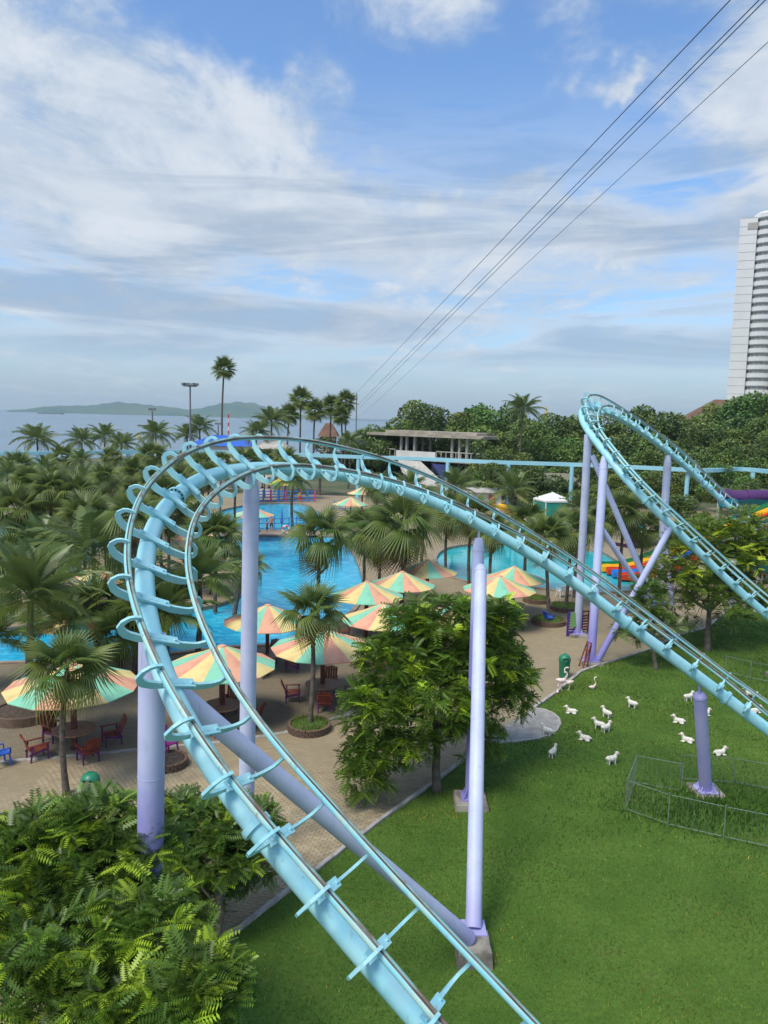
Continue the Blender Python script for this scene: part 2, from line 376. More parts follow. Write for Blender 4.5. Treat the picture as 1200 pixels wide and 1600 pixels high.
b = MB(); b.add([(-30000, -200, -.9), (30000, -200, -.9), (30000, 45000, -.9), (-30000, 45000, -.9)], [(0, 1, 2, 3)]); struct(b.build('sea', 'sea_water'))

# pool walls and coping: a low rounded edge round each basin
mat('pool_wall', (.10, .42, .58), .5, (.16, .50, .64), 3)
mat('coping', (.34, .27, .20), .8, (.25, .19, .14), 2, bump=.2)
def coping(name, poly, label, h=.10, w=.30, skip=None):
    root = MB(); n = len(poly); wall = MB()
    pts = [Vector((*p, 0)) for p in poly]
    A = sum(pts[i].x * pts[(i + 1) % n].y - pts[(i + 1) % n].x * pts[i].y for i in range(n)); sg = -1 if A > 0 else 1
    off = []
    for i in range(n):
        t = (pts[(i + 1) % n] - pts[i - 1]).normalized(); off.append(Vector((-t.y, t.x, 0)) * sg)
    V = []
    for i in range(n): V += [pts[i] + Vector((0, 0, -.4)), pts[i] + Vector((0, 0, h)), pts[i] + off[i] * w + Vector((0, 0, h)), pts[i] + off[i] * w + Vector((0, 0, -.05))]
    Fq = []
    for i in range(n):
        if skip and (skip(pts[i]) or skip(pts[(i + 1) % n])): continue
        j = (i + 1) % n
        for k in range(3): Fq.append((4 * i + k, 4 * j + k, 4 * j + k + 1, 4 * i + k + 1))
    root.add(V, Fq); return struct(root.build(name, 'coping'), label)
br = lambda p: inside(p, BRIDGE)
coping('pool_edge', POOL_A, 'tan stone edge round the blue pool', skip=br); coping('pool_edge', POOL_B, 'tan stone edge round the teal pool'); coping('pool_edge', POOL_C, 'tan stone edge round the left pool', skip=br)
b = MB(); n_ = len(ISLE); b.prism(ISLE, -.4, .06); struct(b.build('pool_island', 'coping'), 'small paved island in the left pool')
b = MB(); b.prism(BRIDGE, -.4, .05); struct(b.build('pool_walkway', 'coping'), 'narrow tan walkway crossing the blue pool')

# kerb stones along the lawn
kerb = struct(empty('kerb'), 'pale kerb of stones between brick pavement and lawn')
def kerb_run(pts, w=.13, h=.09, step=.9):
    pts = [Vector((*p[:2], 0)) for p in pts]
    for a, b_ in zip(pts, pts[1:]):
        L = (b_ - a).length; n = max(1, round(L / step)); d = (b_ - a) / n; an = math.atan2(d.y, d.x)
        for i in range(n):
            q = a + d * (i + .5); m = MB(); m.box((0, 0, 0), (d.length - .015, w, h + random.uniform(-.01, .01)))
            o = m.build('kerb_stone', 'kerb', kerb); o.location = (q.x, q.y, h / 2 - .01); o.rotation_euler = (random.uniform(-.02, .02), 0, an + random.uniform(-.02, .02))
kerb_run(LAWN[1:8]); kerb_run(LAWN[16:25]); kerb_run(PATCH[1:10], w=.1, h=.05); kerb_run(TERR[1:8], w=.22, h=.03)

# individual paving bricks where the photograph shows them one by one
mat('brick', (.37, .295, .18), .85, (.285, .225, .14), 2.0, bump=.25, coord='World')
mat('brick_tan', (.42, .34, .215), .85, (.32, .255, .16), 2.0, bump=.25, coord='World')
mat('grey_brick', (.34, .33, .31), .85, (.24, .235, .225), 2.5, bump=.25, coord='World')
def brick_mesh(mn, w, h, z):
    m = MB(); a, b_ = w / 2 - .006, h / 2 - .006; e = .008
    m.add([(-a, -b_, -.02), (a, -b_, -.02), (a, b_, -.02), (-a, b_, -.02), (-a, -b_, z - e), (a, -b_, z - e), (a, b_, z - e), (-a, b_, z - e), (-a + e, -b_ + e, z), (a - e, -b_ + e, z), (a - e, b_ - e, z), (-a + e, b_ - e, z)],
          [(0, 1, 5, 4), (1, 2, 6, 5), (2, 3, 7, 6), (3, 0, 4, 7), (4, 5, 9, 8), (5, 6, 10, 9), (6, 7, 11, 10), (7, 4, 8, 11), (8, 9, 10, 11)])
    return m.mesh('brick', mn)
def lay(xr, yr, rot, W, Hh, ok):
    c, s_ = math.cos(rot), math.sin(rot); out = []
    R_ = 40
    for j in range(int(-R_ / Hh), int(R_ / Hh)):
        for i in range(int(-R_ / W), int(R_ / W)):
            x, y = (i + .5 * (j % 2)) * W, j * Hh + 18
            X, Y = x * c - y * s_, x * s_ + y * c
            if xr[0] < X < xr[1] and yr[0] < Y < yr[1]:
                u, v, w = px((X, Y, 0))
                if -20 < u < 1220 and v < 1620 and ok((X, Y)): out.append((v, X, Y))
    out.sort(reverse=True); return out
spots = lay((-11, 3), (12, 25), -.18, .22, .11, lambda p: zone(p) == 'paving' and zone((p[0] + .15, p[1] - .1)) == 'paving' and zone((p[0] - .12, p[1] + .05)) == 'paving')
def shown(s_):                                           # seen between the trees and the track
    u, v, _ = px((s_[1], s_[2], 0)); return 430 < u < 600 and 1235 < v < 1400
near = [s_ for s_ in spots if shown(s_)][:300]; nset = set(near)
bms = [brick_mesh('brick', .22, .11, .014), brick_mesh('brick_tan', .22, .11, .017)]
for v_, X, Y in near:
    o = link('brick', random.choice(bms), paving); o.location = (X, Y, random.uniform(-.003, .002)); o.rotation_euler = (random.gauss(0, .012), random.gauss(0, .008), -.18 + random.gauss(0, .015))
rest = np.array([(X, Y) for s_ in spots if s_ not in nset for v_, X, Y in [s_]])
def joined_bricks(rest, name, mn, parent, w, h, rot):
    bv = np.array(bms[0].vertices.__len__() * [(0, 0, 0)], float); src = brick_mesh(mn, w, h, .014); bv = np.array([v.co[:] for v in src.vertices]); bf = np.array([p.vertices[:] for p in src.polygons])
    N = len(rest); Rm = rotz(rot + RNG.normal(0, .015, N)) @ rotx(RNG.normal(0, .012, N)); T = np.c_[rest, RNG.uniform(-.003, .002, N)]
    V, Fa, _ = scatter(bv, bf, Rm, T); o = link(name, np_mesh(name, V, Fa, mn), parent); o['kind'] = 'stuff'; return o
joined_bricks(rest, 'paving_bricks', 'brick', paving, .22, .11, -.18)
gs = lay((3, 12), (24, 32), -.5, .22, .11, lambda p: zone(p) == 'grey_paving')
joined_bricks(np.array([(a[1], a[2]) for a in gs]), 'grey_paving_bricks', 'grey_brick', grey_pave, .22, .11, -.5)

# grass blades, one mass of stuff
mat('grass_blade', (.125, .205, .034), .6, (.085, .152, .025), .8, tint=True, transl=.25, coord='World', spec=.3)
mat('weed_leaf', (.10, .19, .028), .6, (.07, .14, .02), .8, tint=True, transl=.25, coord='World', spec=.3)
def grass():
    bx = LAWN; N = 520000
    x = RNG.uniform(-9, 30, N); y = 5 + 45 * RNG.random(N) ** 1.7
    keep = []
    P3 = np.c_[x, y, np.zeros(N)] - CAMP; w = P3 @ _F; u = CX + FPX * (P3 @ _R) / w; v = CY - FPX * (P3 @ _U) / w
    ok = (u > -40) & (u < 1240) & (v < 1640); x, y = x[ok], y[ok]
    L = np.array(LAWN); inn = np.zeros(len(x), bool)
    for i in range(len(L)):
        x1, y1 = L[i]; x2, y2 = L[i - 1]
        if y1 == y2: continue
        c = ((y1 > y) != (y2 > y)) & (x < (x2 - x1) * (y - y1) / (y2 - y1) + x1); inn ^= c
    x, y = x[inn], y[inn]; N = len(x)
    hgt = RNG.uniform(.03, .075, N) * (1 + .35 * np.sin(x * .9 + 1.3 * np.sin(y * .7)) * np.cos(y * 1.1)); a = RNG.uniform(0, 2 * PI, N); wd = RNG.uniform(.006, .011, N) * np.clip(y / 14, 1, 2.5)
    lean = RNG.uniform(.2, 1.0, N) * hgt; la = RNG.uniform(0, 2 * PI, N)
    base = np.c_[x, y, np.zeros(N)]; d = np.c_[np.cos(a), np.sin(a), np.zeros(N)] * wd[:, None]
    V = np.stack([base - d, base + d, base + np.c_[np.cos(la) * lean, np.sin(la) * lean, hgt]], 1).reshape(-1, 3)
    brown = 0 * x
    for bu, bv_, ra, rb, kk in ((1140, 1436, .45, .35, .9), (455, 1520, .8, .6, .6), (640, 1500, .9, .5, .4), (690, 1270, .8, .35, .8), (760, 1500, .5, .4, .5), (820, 1450, 1.0, .5, .25), (1000, 1560, .9, .4, .22), (560, 1420, .6, .4, .3)):
        c = gnd(bu, bv_); brown = brown + kk * np.exp(-((x - c[0]) / ra) ** 2 - ((y - c[1]) / rb) ** 2)
    pat = np.sin(x * 1.3 + .8 * np.sin(y * .9)) * np.sin(y * 1.1 + .9 * np.sin(x * .8 + 1)) + .6 * np.sin(x * 3.1 + y * 1.7) * np.sin(y * 2.9 - x)
    k = (.75 + .5 * RNG.random(N)) * (1 + .30 * pat); yel = np.clip(np.sin(x * .37 + 2) * np.sin(y * .29 + 1) * .5 + .35 * RNG.random(N), 0, 1)
    dry = RNG.random(N) < .03 + .55 * brown
    t = np.c_[k * (1 + .75 * yel), k * (1 + .25 * yel), k]; t[dry] = np.c_[k[dry] * 3.2, k[dry] * 1.5, k[dry] * 1.8]
    o = link('grass', np_mesh('grass', V, np.arange(3 * N).reshape(-1, 3), 'grass_blade', np.repeat(t, 3, 0)))
    tag(o, 'short green grass covering the lawn', 'grass', kind='stuff')
grass()

# hills across the bay and a barge
mat('far_hill', (.035, .105, .075), .95, (.09, .14, .085), .004, coord='World')
def hills():
    prof = [(28, 640), (60, 636), (100, 634), (140, 633), (165, 631), (185, 628), (215, 631), (245, 634), (270, 636), (290, 640), (310, 638), (345, 631), (370, 628), (392, 629), (410, 634), (430, 641), (470, 648), (560, 656), (640, 658)]
    b = MB(); n = 90; m = 10; D0 = 4200
    us = np.linspace(20, 640, n); top = np.interp(us, [p[0] for p in prof], [p[1] for p in prof])
    for i, (u, v) in enumerate(zip(us, top)):
        z = max(1, aty(u, v, D0)[2]); X = aty(u, v, D0)[0]
        for j in range(m):
            s_ = j / (m - 1); prf = math.sin(s_ * PI * .5)
            zz_ = z * prf * (1 + .10 * math.sin(i * .8 + j * 1.3) * (1 - s_) + .05 * math.sin(i * 1.9)) - 1.2 * (1 - s_)
            b.v.append((X * (1 + (s_ - 1) * .08), D0 - (1 - s_) * 420 + 40 * math.sin(i * .5), zz_))
    for i in range(n - 1):
        for j in range(m - 1): b.f.append((i * m + j, (i + 1) * m + j, (i + 1) * m + j + 1, i * m + j + 1)); b.mi.append(0)
    k = len(b.v); 
    for i in range(n): b.v.append((b.v[i * m + m - 1][0] * 1.05, D0 + 500, -1.5))
    for i in range(n - 1): b.f.append((i * m + m - 1, (i + 1) * m + m - 1, k + i + 1, k + i)); b.mi.append(0)
    struct(b.build('far_hills', 'far_hill', smooth=True), 'low blue green hills across the bay')
hills()

TRACK_FRONT = [  # spine, outer rail, inner rail at every tie (metres)
    (0.64, 8.93, 4.41, 0.75, 8.29, 5.00, 1.35, 9.36, 4.91),
    (-0.07, 9.36, 4.92, 0.06, 8.73, 5.51, 0.65, 9.79, 5.40),
    (-0.78, 9.78, 5.46, -0.63, 9.14, 6.02, -0.06, 10.21, 5.93),
    (-1.48, 10.18, 6.01, -1.33, 9.54, 6.55, -0.75, 10.61, 6.47),
    (-2.15, 10.60, 6.57, -2.02, 9.96, 7.10, -1.41, 11.00, 6.99),
    (-2.75, 11.06, 7.14, -2.67, 10.45, 7.66, -2.00, 11.43, 7.49),
    (-3.27, 11.60, 7.68, -3.26, 11.03, 8.22, -2.51, 11.91, 7.98),
    (-3.70, 12.22, 8.19, -3.77, 11.71, 8.75, -2.94, 12.47, 8.45),
    (-4.05, 12.93, 8.65, -4.19, 12.49, 9.23, -3.29, 13.12, 8.87),
    (-4.33, 13.74, 9.06, -4.51, 13.38, 9.67, -3.57, 13.87, 9.24),
    (-4.54, 14.63, 9.43, -4.72, 14.33, 10.06, -3.76, 14.71, 9.56),
    (-4.66, 15.56, 9.75, -4.83, 15.32, 10.41, -3.87, 15.59, 9.84),
    (-4.67, 16.50, 10.03, -4.81, 16.30, 10.72, -3.88, 16.46, 10.07),
    (-4.58, 17.41, 10.26, -4.69, 17.26, 10.98, -3.79, 17.29, 10.27),
    (-4.38, 18.28, 10.44, -4.48, 18.18, 11.18, -3.60, 18.07, 10.45),
    (-4.06, 19.10, 10.55, -4.17, 19.07, 11.32, -3.31, 18.80, 10.61),
    (-3.65, 19.86, 10.60, -3.77, 19.89, 11.40, -2.94, 19.49, 10.70),
    (-3.16, 20.56, 10.60, -3.27, 20.65, 11.41, -2.51, 20.12, 10.72),
    (-2.58, 21.19, 10.55, -2.69, 21.34, 11.38, -2.01, 20.69, 10.68),
    (-1.92, 21.75, 10.45, -2.03, 21.94, 11.29, -1.44, 21.19, 10.60),
    (-1.21, 22.23, 10.31, -1.31, 22.45, 11.14, -0.82, 21.62, 10.48),
    (-0.47, 22.62, 10.14, -0.55, 22.89, 10.95, -0.16, 21.98, 10.33),
    (0.28, 22.93, 9.94, 0.24, 23.23, 10.70, 0.52, 22.26, 10.14),
    (1.03, 23.17, 9.69, 1.06, 23.50, 10.40, 1.24, 22.49, 9.90),
    (1.79, 23.37, 9.37, 1.88, 23.73, 10.05, 1.97, 22.68, 9.62),
    (2.57, 23.54, 9.01, 2.71, 23.94, 9.63, 2.71, 22.86, 9.29),
    (3.37, 23.70, 8.59, 3.56, 24.12, 9.17, 3.48, 23.02, 8.92),
    (4.18, 23.81, 8.14, 4.43, 24.27, 8.68, 4.28, 23.15, 8.52),
    (5.00, 23.88, 7.67, 5.34, 24.34, 8.15, 5.07, 23.23, 8.08),
    (5.80, 23.89, 7.17, 6.24, 24.33, 7.60, 5.84, 23.24, 7.60),
    (6.58, 23.82, 6.64, 7.10, 24.24, 7.03, 6.59, 23.18, 7.10),
    (7.33, 23.67, 6.09, 7.89, 24.09, 6.47, 7.33, 23.05, 6.59),
    (8.07, 23.47, 5.55, 8.65, 23.91, 5.92, 8.07, 22.86, 6.08),
    (8.82, 23.22, 5.03, 9.38, 23.66, 5.39, 8.81, 22.61, 5.57),
    (9.56, 22.92, 4.52, 10.10, 23.37, 4.88, 9.53, 22.32, 5.07),
    (10.27, 22.57, 4.02, 10.80, 23.02, 4.38, 10.21, 21.98, 4.59),
    (10.95, 22.20, 3.54, 11.48, 22.62, 3.94, 10.85, 21.59, 4.09),
]
TRACK_REAR = [  # spine, outer rail, inner rail at every tie (metres)
    (18.51, 36.32, 3.13, 18.45, 35.67, 3.68, 19.17, 36.63, 3.60),
    (17.84, 36.60, 3.71, 17.81, 35.95, 4.23, 18.51, 36.91, 4.14),
    (17.16, 36.87, 4.33, 17.15, 36.21, 4.81, 17.84, 37.18, 4.72),
    (16.49, 37.13, 4.96, 16.49, 36.47, 5.40, 17.18, 37.44, 5.31),
    (15.76, 37.21, 5.63, 15.77, 36.55, 6.03, 16.46, 37.50, 5.94),
    (15.06, 37.28, 6.28, 15.07, 36.64, 6.66, 15.77, 37.58, 6.54),
    (14.38, 37.38, 6.92, 14.40, 36.76, 7.29, 15.10, 37.68, 7.13),
    (13.69, 37.51, 7.55, 13.73, 36.91, 7.92, 14.43, 37.81, 7.73),
    (13.01, 37.69, 8.21, 13.06, 37.11, 8.56, 13.76, 37.99, 8.34),
    (12.39, 38.01, 8.87, 12.45, 37.45, 9.21, 13.16, 38.29, 8.94),
    (11.88, 38.47, 9.52, 11.93, 37.94, 9.86, 12.67, 38.72, 9.52),
    (11.49, 39.09, 10.14, 11.54, 38.61, 10.49, 12.31, 39.31, 10.06),
    (11.20, 39.88, 10.71, 11.26, 39.44, 11.06, 12.06, 40.07, 10.56),
    (11.00, 40.79, 11.22, 11.09, 40.37, 11.56, 11.91, 40.96, 11.01),
    (10.88, 41.74, 11.67, 11.01, 41.28, 11.97, 11.83, 41.91, 11.41),
    (10.86, 42.67, 12.09, 11.02, 42.12, 12.34, 11.83, 42.78, 11.79),
    (10.95, 43.45, 12.47, 11.07, 42.86, 12.76, 11.88, 43.40, 12.17),
    (11.20, 44.13, 12.78, 11.22, 43.67, 13.21, 11.97, 43.81, 12.55),
    (11.63, 44.76, 12.94, 11.60, 44.60, 13.58, 12.19, 44.19, 12.87),
    (12.20, 45.39, 12.92, 12.20, 45.53, 13.69, 12.59, 44.70, 13.04),
    (12.87, 46.02, 12.78, 12.91, 46.34, 13.58, 13.19, 45.33, 13.04),
    (13.58, 46.66, 12.57, 13.64, 47.06, 13.34, 13.90, 45.99, 12.88),
    (14.32, 47.31, 12.32, 14.40, 47.73, 13.04, 14.65, 46.65, 12.61),
    (15.07, 47.96, 12.04, 15.20, 48.38, 12.71, 15.41, 47.29, 12.28),
    (15.85, 48.61, 11.69, 16.04, 49.03, 12.34, 16.19, 47.91, 11.91),
    (16.67, 49.19, 11.28, 16.89, 49.63, 11.91, 16.98, 48.48, 11.51),
    (17.52, 49.70, 10.81, 17.77, 50.14, 11.44, 17.79, 48.97, 11.07),
    (18.39, 50.12, 10.30, 18.66, 50.56, 10.94, 18.59, 49.38, 10.58),
    (19.25, 50.46, 9.74, 19.53, 50.90, 10.39, 19.39, 49.70, 10.06),
    (20.08, 50.73, 9.15, 20.36, 51.17, 9.80, 20.16, 49.97, 9.51),
    (20.87, 50.91, 8.53, 21.16, 51.37, 9.16, 20.92, 50.16, 8.93),
    (21.61, 50.94, 7.89, 21.91, 51.41, 8.49, 21.63, 50.20, 8.32),
    (22.37, 50.92, 7.22, 22.67, 51.40, 7.81, 22.36, 50.18, 7.69),
    (23.15, 50.85, 6.56, 23.44, 51.35, 7.12, 23.14, 50.13, 7.05),
]

# ------------------------------------------------------------------ roller coaster: spine, two rails, ties, columns
def extend(T, n0, n1):
    T = [np.array(r, float) for r in T]
    for _ in range(n0): T.insert(0, 2 * T[0] - T[1] + .0)
    for _ in range(n1): T.append(2 * T[-1] - T[-2])
    return T
def ribbon(pts, ws):
    """closed outline of a band of varying width in the tie plane"""
    L, Rr = [], []
    n = len(pts)
    for i, (x, y) in enumerate(pts):
        a = pts[max(i - 1, 0)]; c = pts[min(i + 1, n - 1)]; d = Vector((c[0] - a[0], c[1] - a[1])).normalized(); nx, ny = -d.y, d.x; w = ws[i] / 2
        L.append((x + nx * w, y + ny * w)); Rr.append((x - nx * w, y - ny * w))
    return L, Rr
def coaster(name, label, T, spine_r, rail_r, flanges, sub=6):
    root = empty(name, (float(T[len(T) // 2][0]), float(T[len(T) // 2][1]), 0)); tag(root, label, 'roller coaster'); off = Vector(root.location)
    Pn = [Vector(t[0:3]) - off for t in T]; An = [Vector(t[3:6]) - off for t in T]; Bn = [Vector(t[6:9]) - off for t in T]
    cp, ca, cb = catmull(Pn, sub), catmull(An, sub), catmull(Bn, sub)
    nr = [((a + b) / 2 - p).normalized() for p, a, b in zip(cp, ca, cb)]
    sp = MB(); sp.tube(cp, spine_r, 20, nrm=nr).build('spine', 'track_paint', root, smooth=True)
    for c in (ca, cb):
        MB().tube(c, rail_r, 14, nrm=nr, mifun=lambda j, s_: 2 if j in (13, 0) else (1 if j in (1, 2, 12) else 0)).build('rail', ['rail_paint', 'rail_steel', 'rail_worn'], root, smooth=True)
    for i in range(len(T)):
        p, a, b = Pn[i], An[i], Bn[i]; mid = (a + b) / 2; n = (mid - p); h = n.length; n.normalize()
        r = (b - a); gg = r.length / 2; r = (r - n * r.dot(n)).normalized(); t = n.cross(r).normalized()
        half = [(.02, spine_r), (.25, spine_r - .02), (gg * .70, .14), (gg + .04, .17), (gg + .14, .21), (gg + .24, .30), (gg + .25, h - .14), (gg + .20, h - .04), (gg + .14, h), (gg + .03, h + .025)]
        # smooth the arm
        hc = half
        ws = list(np.interp(np.linspace(0, 1, len(hc)), [0, .2, .4, .6, .8, 1], [.13, .15, .14, .095, .07, .06]))
        m = MB(); th = .022
        for sg in (1, -1):
            Lp, Rp = ribbon(hc, ws); k = len(m.v); N = len(hc)
            for (x, y), (x2, y2) in zip(Lp, Rp):
                for xx, yy in ((x, y), (x2, y2)):
                    for s_ in (-th, th): m.v.append(tuple(p + r * (xx * sg) + n * yy + t * s_))
            for q in range(N - 1):
                o_ = k + q * 4
                for A_, B_ in ((0, 1), (1, 3), (3, 2), (2, 0)): m.f.append((o_ + A_, o_ + B_, o_ + 4 + B_, o_ + 4 + A_)); m.mi.append(0)
            e_ = k + (N - 1) * 4; m.f.append((e_, e_ + 1, e_ + 3, e_ + 2)); m.mi.append(0)
        tie = m.build('tie', 'track_paint', root)
        bmx = Matrix((r, t, n)).transposed(); q = MB(); q.box(p + n * (spine_r + .035), (.62, .15, .045), m=bmx); q.box(p + n * (spine_r * .75), (.30, .06, spine_r * .9), m=bmx)
        for sg in (1, -1):
            q.box(p + r * (.24 * sg) + n * (spine_r + .07), (.035, .035, .03), m=bmx)
        q.build('tie_bracket', 'track_paint', tie)
    for fi, bolts in flanges:
        k = min(int(fi * sub), len(cp) - 2); p = cp[k]; t = (cp[k + 1] - cp[k - 1]).normalized(); R = t.to_track_quat('Z', 'Y').to_matrix()
        m = MB(); m.tube([p - t * .05, p + t * .05], spine_r + .055, 24); fl = m.build('flange', 'track_paint', root)
        if bolts:
            q = MB()
            for j in range(14):
                an = 2 * PI * j / 14; c = p + R @ Vector((math.cos(an), math.sin(an), 0)) * (spine_r + .025)
                q.tube([c - t * .085, c + t * .085], .022, 6)
            q.build('bolts', 'bolt', fl)
    return root, [q + off for q in cp], nr
def column(root, base, top, r, m='column_paint', cap=.45, footing=(.9, .9, .3), seg=22, gusset=True, name='support_column'):
    off = Vector(root.location); base, top = Vector(base) - off, Vector(top) - off; d = (top - base).normalized()
    f0 = footing[2] if footing else 0
    b0 = base + d * (f0 / max(d.z, .3)) if footing else base
    mm = MB(); L = (top - b0).length
    if cap: mm.tube([b0, top - d * cap, top - d * (cap * .62), top - d * (cap * .3), top], [r, r, r * .95, r * .80, r * .62], seg)
    else: mm.tube([b0, top], r, seg)
    c = mm.build(name, m, root, smooth=True)
    for z_ in np.arange(2.6, L - .8, 2.9):
        MB().tube([b0 + d * (z_ - .012), b0 + d * (z_ + .012)], r * 1.018, seg).build('weld_seam', m, c, smooth=True)
    if cap:
        q = MB(); q.tube([top - d * cap * 1.15, top - d * cap * .98], r * 1.04, seg); q.build('weld_collar', m, c, smooth=True)
    if footing:
        q = MB(); bx, by = base.x, base.y
        sx_, sy_, h_ = footing; q.add([(bx + a * sx_ / 2 * k, by + b_ * sy_ / 2 * k, z) for z, k in ((-.1, 1.08), (h_ - .04, 1.0), (h_, .94)) for a, b_ in ((-1, -1), (1, -1), (1, 1), (-1, 1))],
             [(8, 9, 10, 11)] + [(4 * l + i, 4 * l + (i + 1) % 4, 4 * l + 4 + (i + 1) % 4, 4 * l + 4 + i) for l in (0, 1) for i in range(4)])
        ft = q.build('footing', 'concrete', c)
        p_ = MB(); p_.box((b0.x, b0.y, h_ + .014), (r * (3.3 if gusset else 2.9), r * (3.3 if gusset else 2.9), .03)); p_.build('base_plate', m, c)
        if gusset:
            for an in range(4):
                a_ = an * PI / 2 + PI / 4; dv = Vector((math.cos(a_), math.sin(a_), 0)); pv = Vector((-dv.y, dv.x, 0)) * .012
                z0 = h_ + .03; A_ = Vector((b0.x, b0.y, z0)); w_ = r * 1.95
                V = [A_ + dv * r * .9 + pv, A_ + dv * w_ + pv, A_ + dv * r * .9 + Vector((0, 0, .32)) + pv]; V += [v - 2 * pv for v in V]
                MB().add(V, [(0, 1, 2), (5, 4, 3), (0, 3, 4, 1), (1, 4, 5, 2), (2, 5, 3, 0)]).build('gusset', m, c)
    return c
def strut(root, p, q, r, m='column_paint', name='brace'):
    off = Vector(root.location); return MB().tube([Vector(p) - off, Vector(q) - off], r, 20).build(name, m, root, smooth=True)

N0 = 3
TF = extend(TRACK_FRONT, N0, 3)
front, fsp, fn = coaster('roller_coaster', 'pale blue roller coaster loop curving over lavender columns in the foreground', TF, .175, .062, [(N0 + 3.4, 0), (N0 + 12.6, 1), (N0 + 21.7, 0), (N0 + 31.6, 0), (N0 + 35.4, 0)])
def sp_at(c, i): return c[min(max(int(round(i * 6)), 0), len(c) - 1)]
S = lambda i: sp_at(fsp, i + N0)
# left column, straight up to the climbing side
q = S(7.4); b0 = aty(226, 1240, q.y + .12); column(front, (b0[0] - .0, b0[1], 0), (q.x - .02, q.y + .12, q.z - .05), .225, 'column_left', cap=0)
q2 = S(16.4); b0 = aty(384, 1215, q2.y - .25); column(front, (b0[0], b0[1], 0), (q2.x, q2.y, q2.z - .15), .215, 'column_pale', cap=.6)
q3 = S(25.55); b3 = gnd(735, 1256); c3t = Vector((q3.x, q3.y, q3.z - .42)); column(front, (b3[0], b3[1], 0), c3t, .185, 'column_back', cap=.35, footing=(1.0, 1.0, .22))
strut(front, c3t - Vector((0, 0, .1)), (q3.x, q3.y, q3.z - .1), .035, 'column_pale', 'hanger')
lg = gnd(739, 1496); lt = aty(751, 884, q3.y - .35)
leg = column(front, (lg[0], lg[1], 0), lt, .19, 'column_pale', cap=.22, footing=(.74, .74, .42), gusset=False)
j0 = S(6.6); strut(front, (lg[0] - .12, lg[1] - .05, .50), (j0.x - .1, j0.y + .45, j0.z - .45), .175, 'column_pale')
q4 = S(34.35); b4 = gnd(1103, 1240); column(front, (b4[0], b4[1], 0), (q4.x + .05, q4.y, q4.z - .5), .195, 'column_lilac', cap=.12, footing=(.95, .95, .16))
strut(front, (q4.x + .05, q4.y, q4.z - .55), (q4.x, q4.y, q4.z - .1), .04, 'column_lilac', 'hanger')

TR = extend(TRACK_REAR, 4, 9)
rear, rsp, rn = coaster('roller_coaster', 'pale blue roller coaster loop rising behind the lawn on the right', TR, .19, .062, [(4 + 1.2, 0), (4 + 8.2, 0), (4 + 30.5, 0)], sub=6)
SR = lambda i: sp_at(rsp, i + 4)
q = SR(11.6); b2 = gnd(923, 1036); p2t = Vector((q.x - .05, q.y - .1, q.z - .18)); column(rear, (b2[0], b2[1], 0), p2t, .215, 'column_paint', cap=.6, footing=(1.0, 1.0, .15))
q = SR(13.6); b1 = gnd(902, 993); column(rear, (b1[0], b1[1], 0), (q.x - .05, q.y + .05, q.z - .12), .21, 'column_pale', cap=0, footing=(1, 1, .15))
m1 = aty(925, 712, (q.y + b1[1]) / 2 - .5)
e1 = gnd(1052, 1010)
strut(rear, m1, (e1[0] - .1, e1[1], .2), .16, 'column_paint'); m2 = Vector((b2[0], b2[1], 0)).lerp(p2t, .66); strut(rear, m2, (e1[0] + .15, e1[1], .2), .15, 'column_paint')
qj = SR(6.3); strut(rear, (b2[0] + .35, b2[1] - .05, .2), (qj.x - .05, qj.y, qj.z - .1), .16, 'column_paint')
q = SR(27.0); b5 = gnd(1029, 944); column(rear, (b5[0], b5[1], 0), (q.x, q.y, q.z - .2), .25, 'column_pale', cap=.8, footing=(1, 1, .15)); strut(rear, (b5[0] + .9, b5[1], 0), (q.x - .05, q.y, q.z - 3.2), .15, 'column_pale')
q = SR(-1.2); column(rear, (q.x, q.y, 0), (q.x, q.y, q.z - .12), .2, 'column_lilac', cap=.3, footing=(.9, .9, .2))
q = SR(33.5); column(rear, (q.x, q.y, 0), (q.x, q.y, q.z - .12), .2, 'column_pale', cap=.3, footing=None)

# ------------------------------------------------------------------ vegetation
mat('fan_leaf', (.120, .182, .037), .40, (.165, .208, .045), .7, tint=True, transl=.30, coord='World')
mat('feather_leaf', (.125, .188, .053), .40, (.165, .212, .057), .7, tint=True, transl=.30, coord='World')
mat('tree_leaf', (.105, .195, .028), .40, (.135, .225, .034), .7, tint=True, transl=.38, coord='World')
mat('wood_leaf', (.085, .145, .028), .6, (.120, .180, .036), .15, tint=True, transl=.18, coord='World')
mat('palm_trunk', (.15, .125, .10), .9, (.075, .060, .048), 6, bump=.5)
mat('dead_leaf', (.20, .125, .07), .8, (.13, .075, .045), 3)
mat('bark', (.17, .14, .11), .9, (.09, .072, .055), 4, bump=.5)
mat('mulch', (.05, .035, .025), .95, (.10, .07, .05), 8, bump=.4)
mat('planter_brick', (.17, .105, .07), .9, (.10, .07, .05), 5, bump=.4)
mat('planter_grass', (.06, .14, .025), .8, (.10, .16, .04), 5, bump=.5)

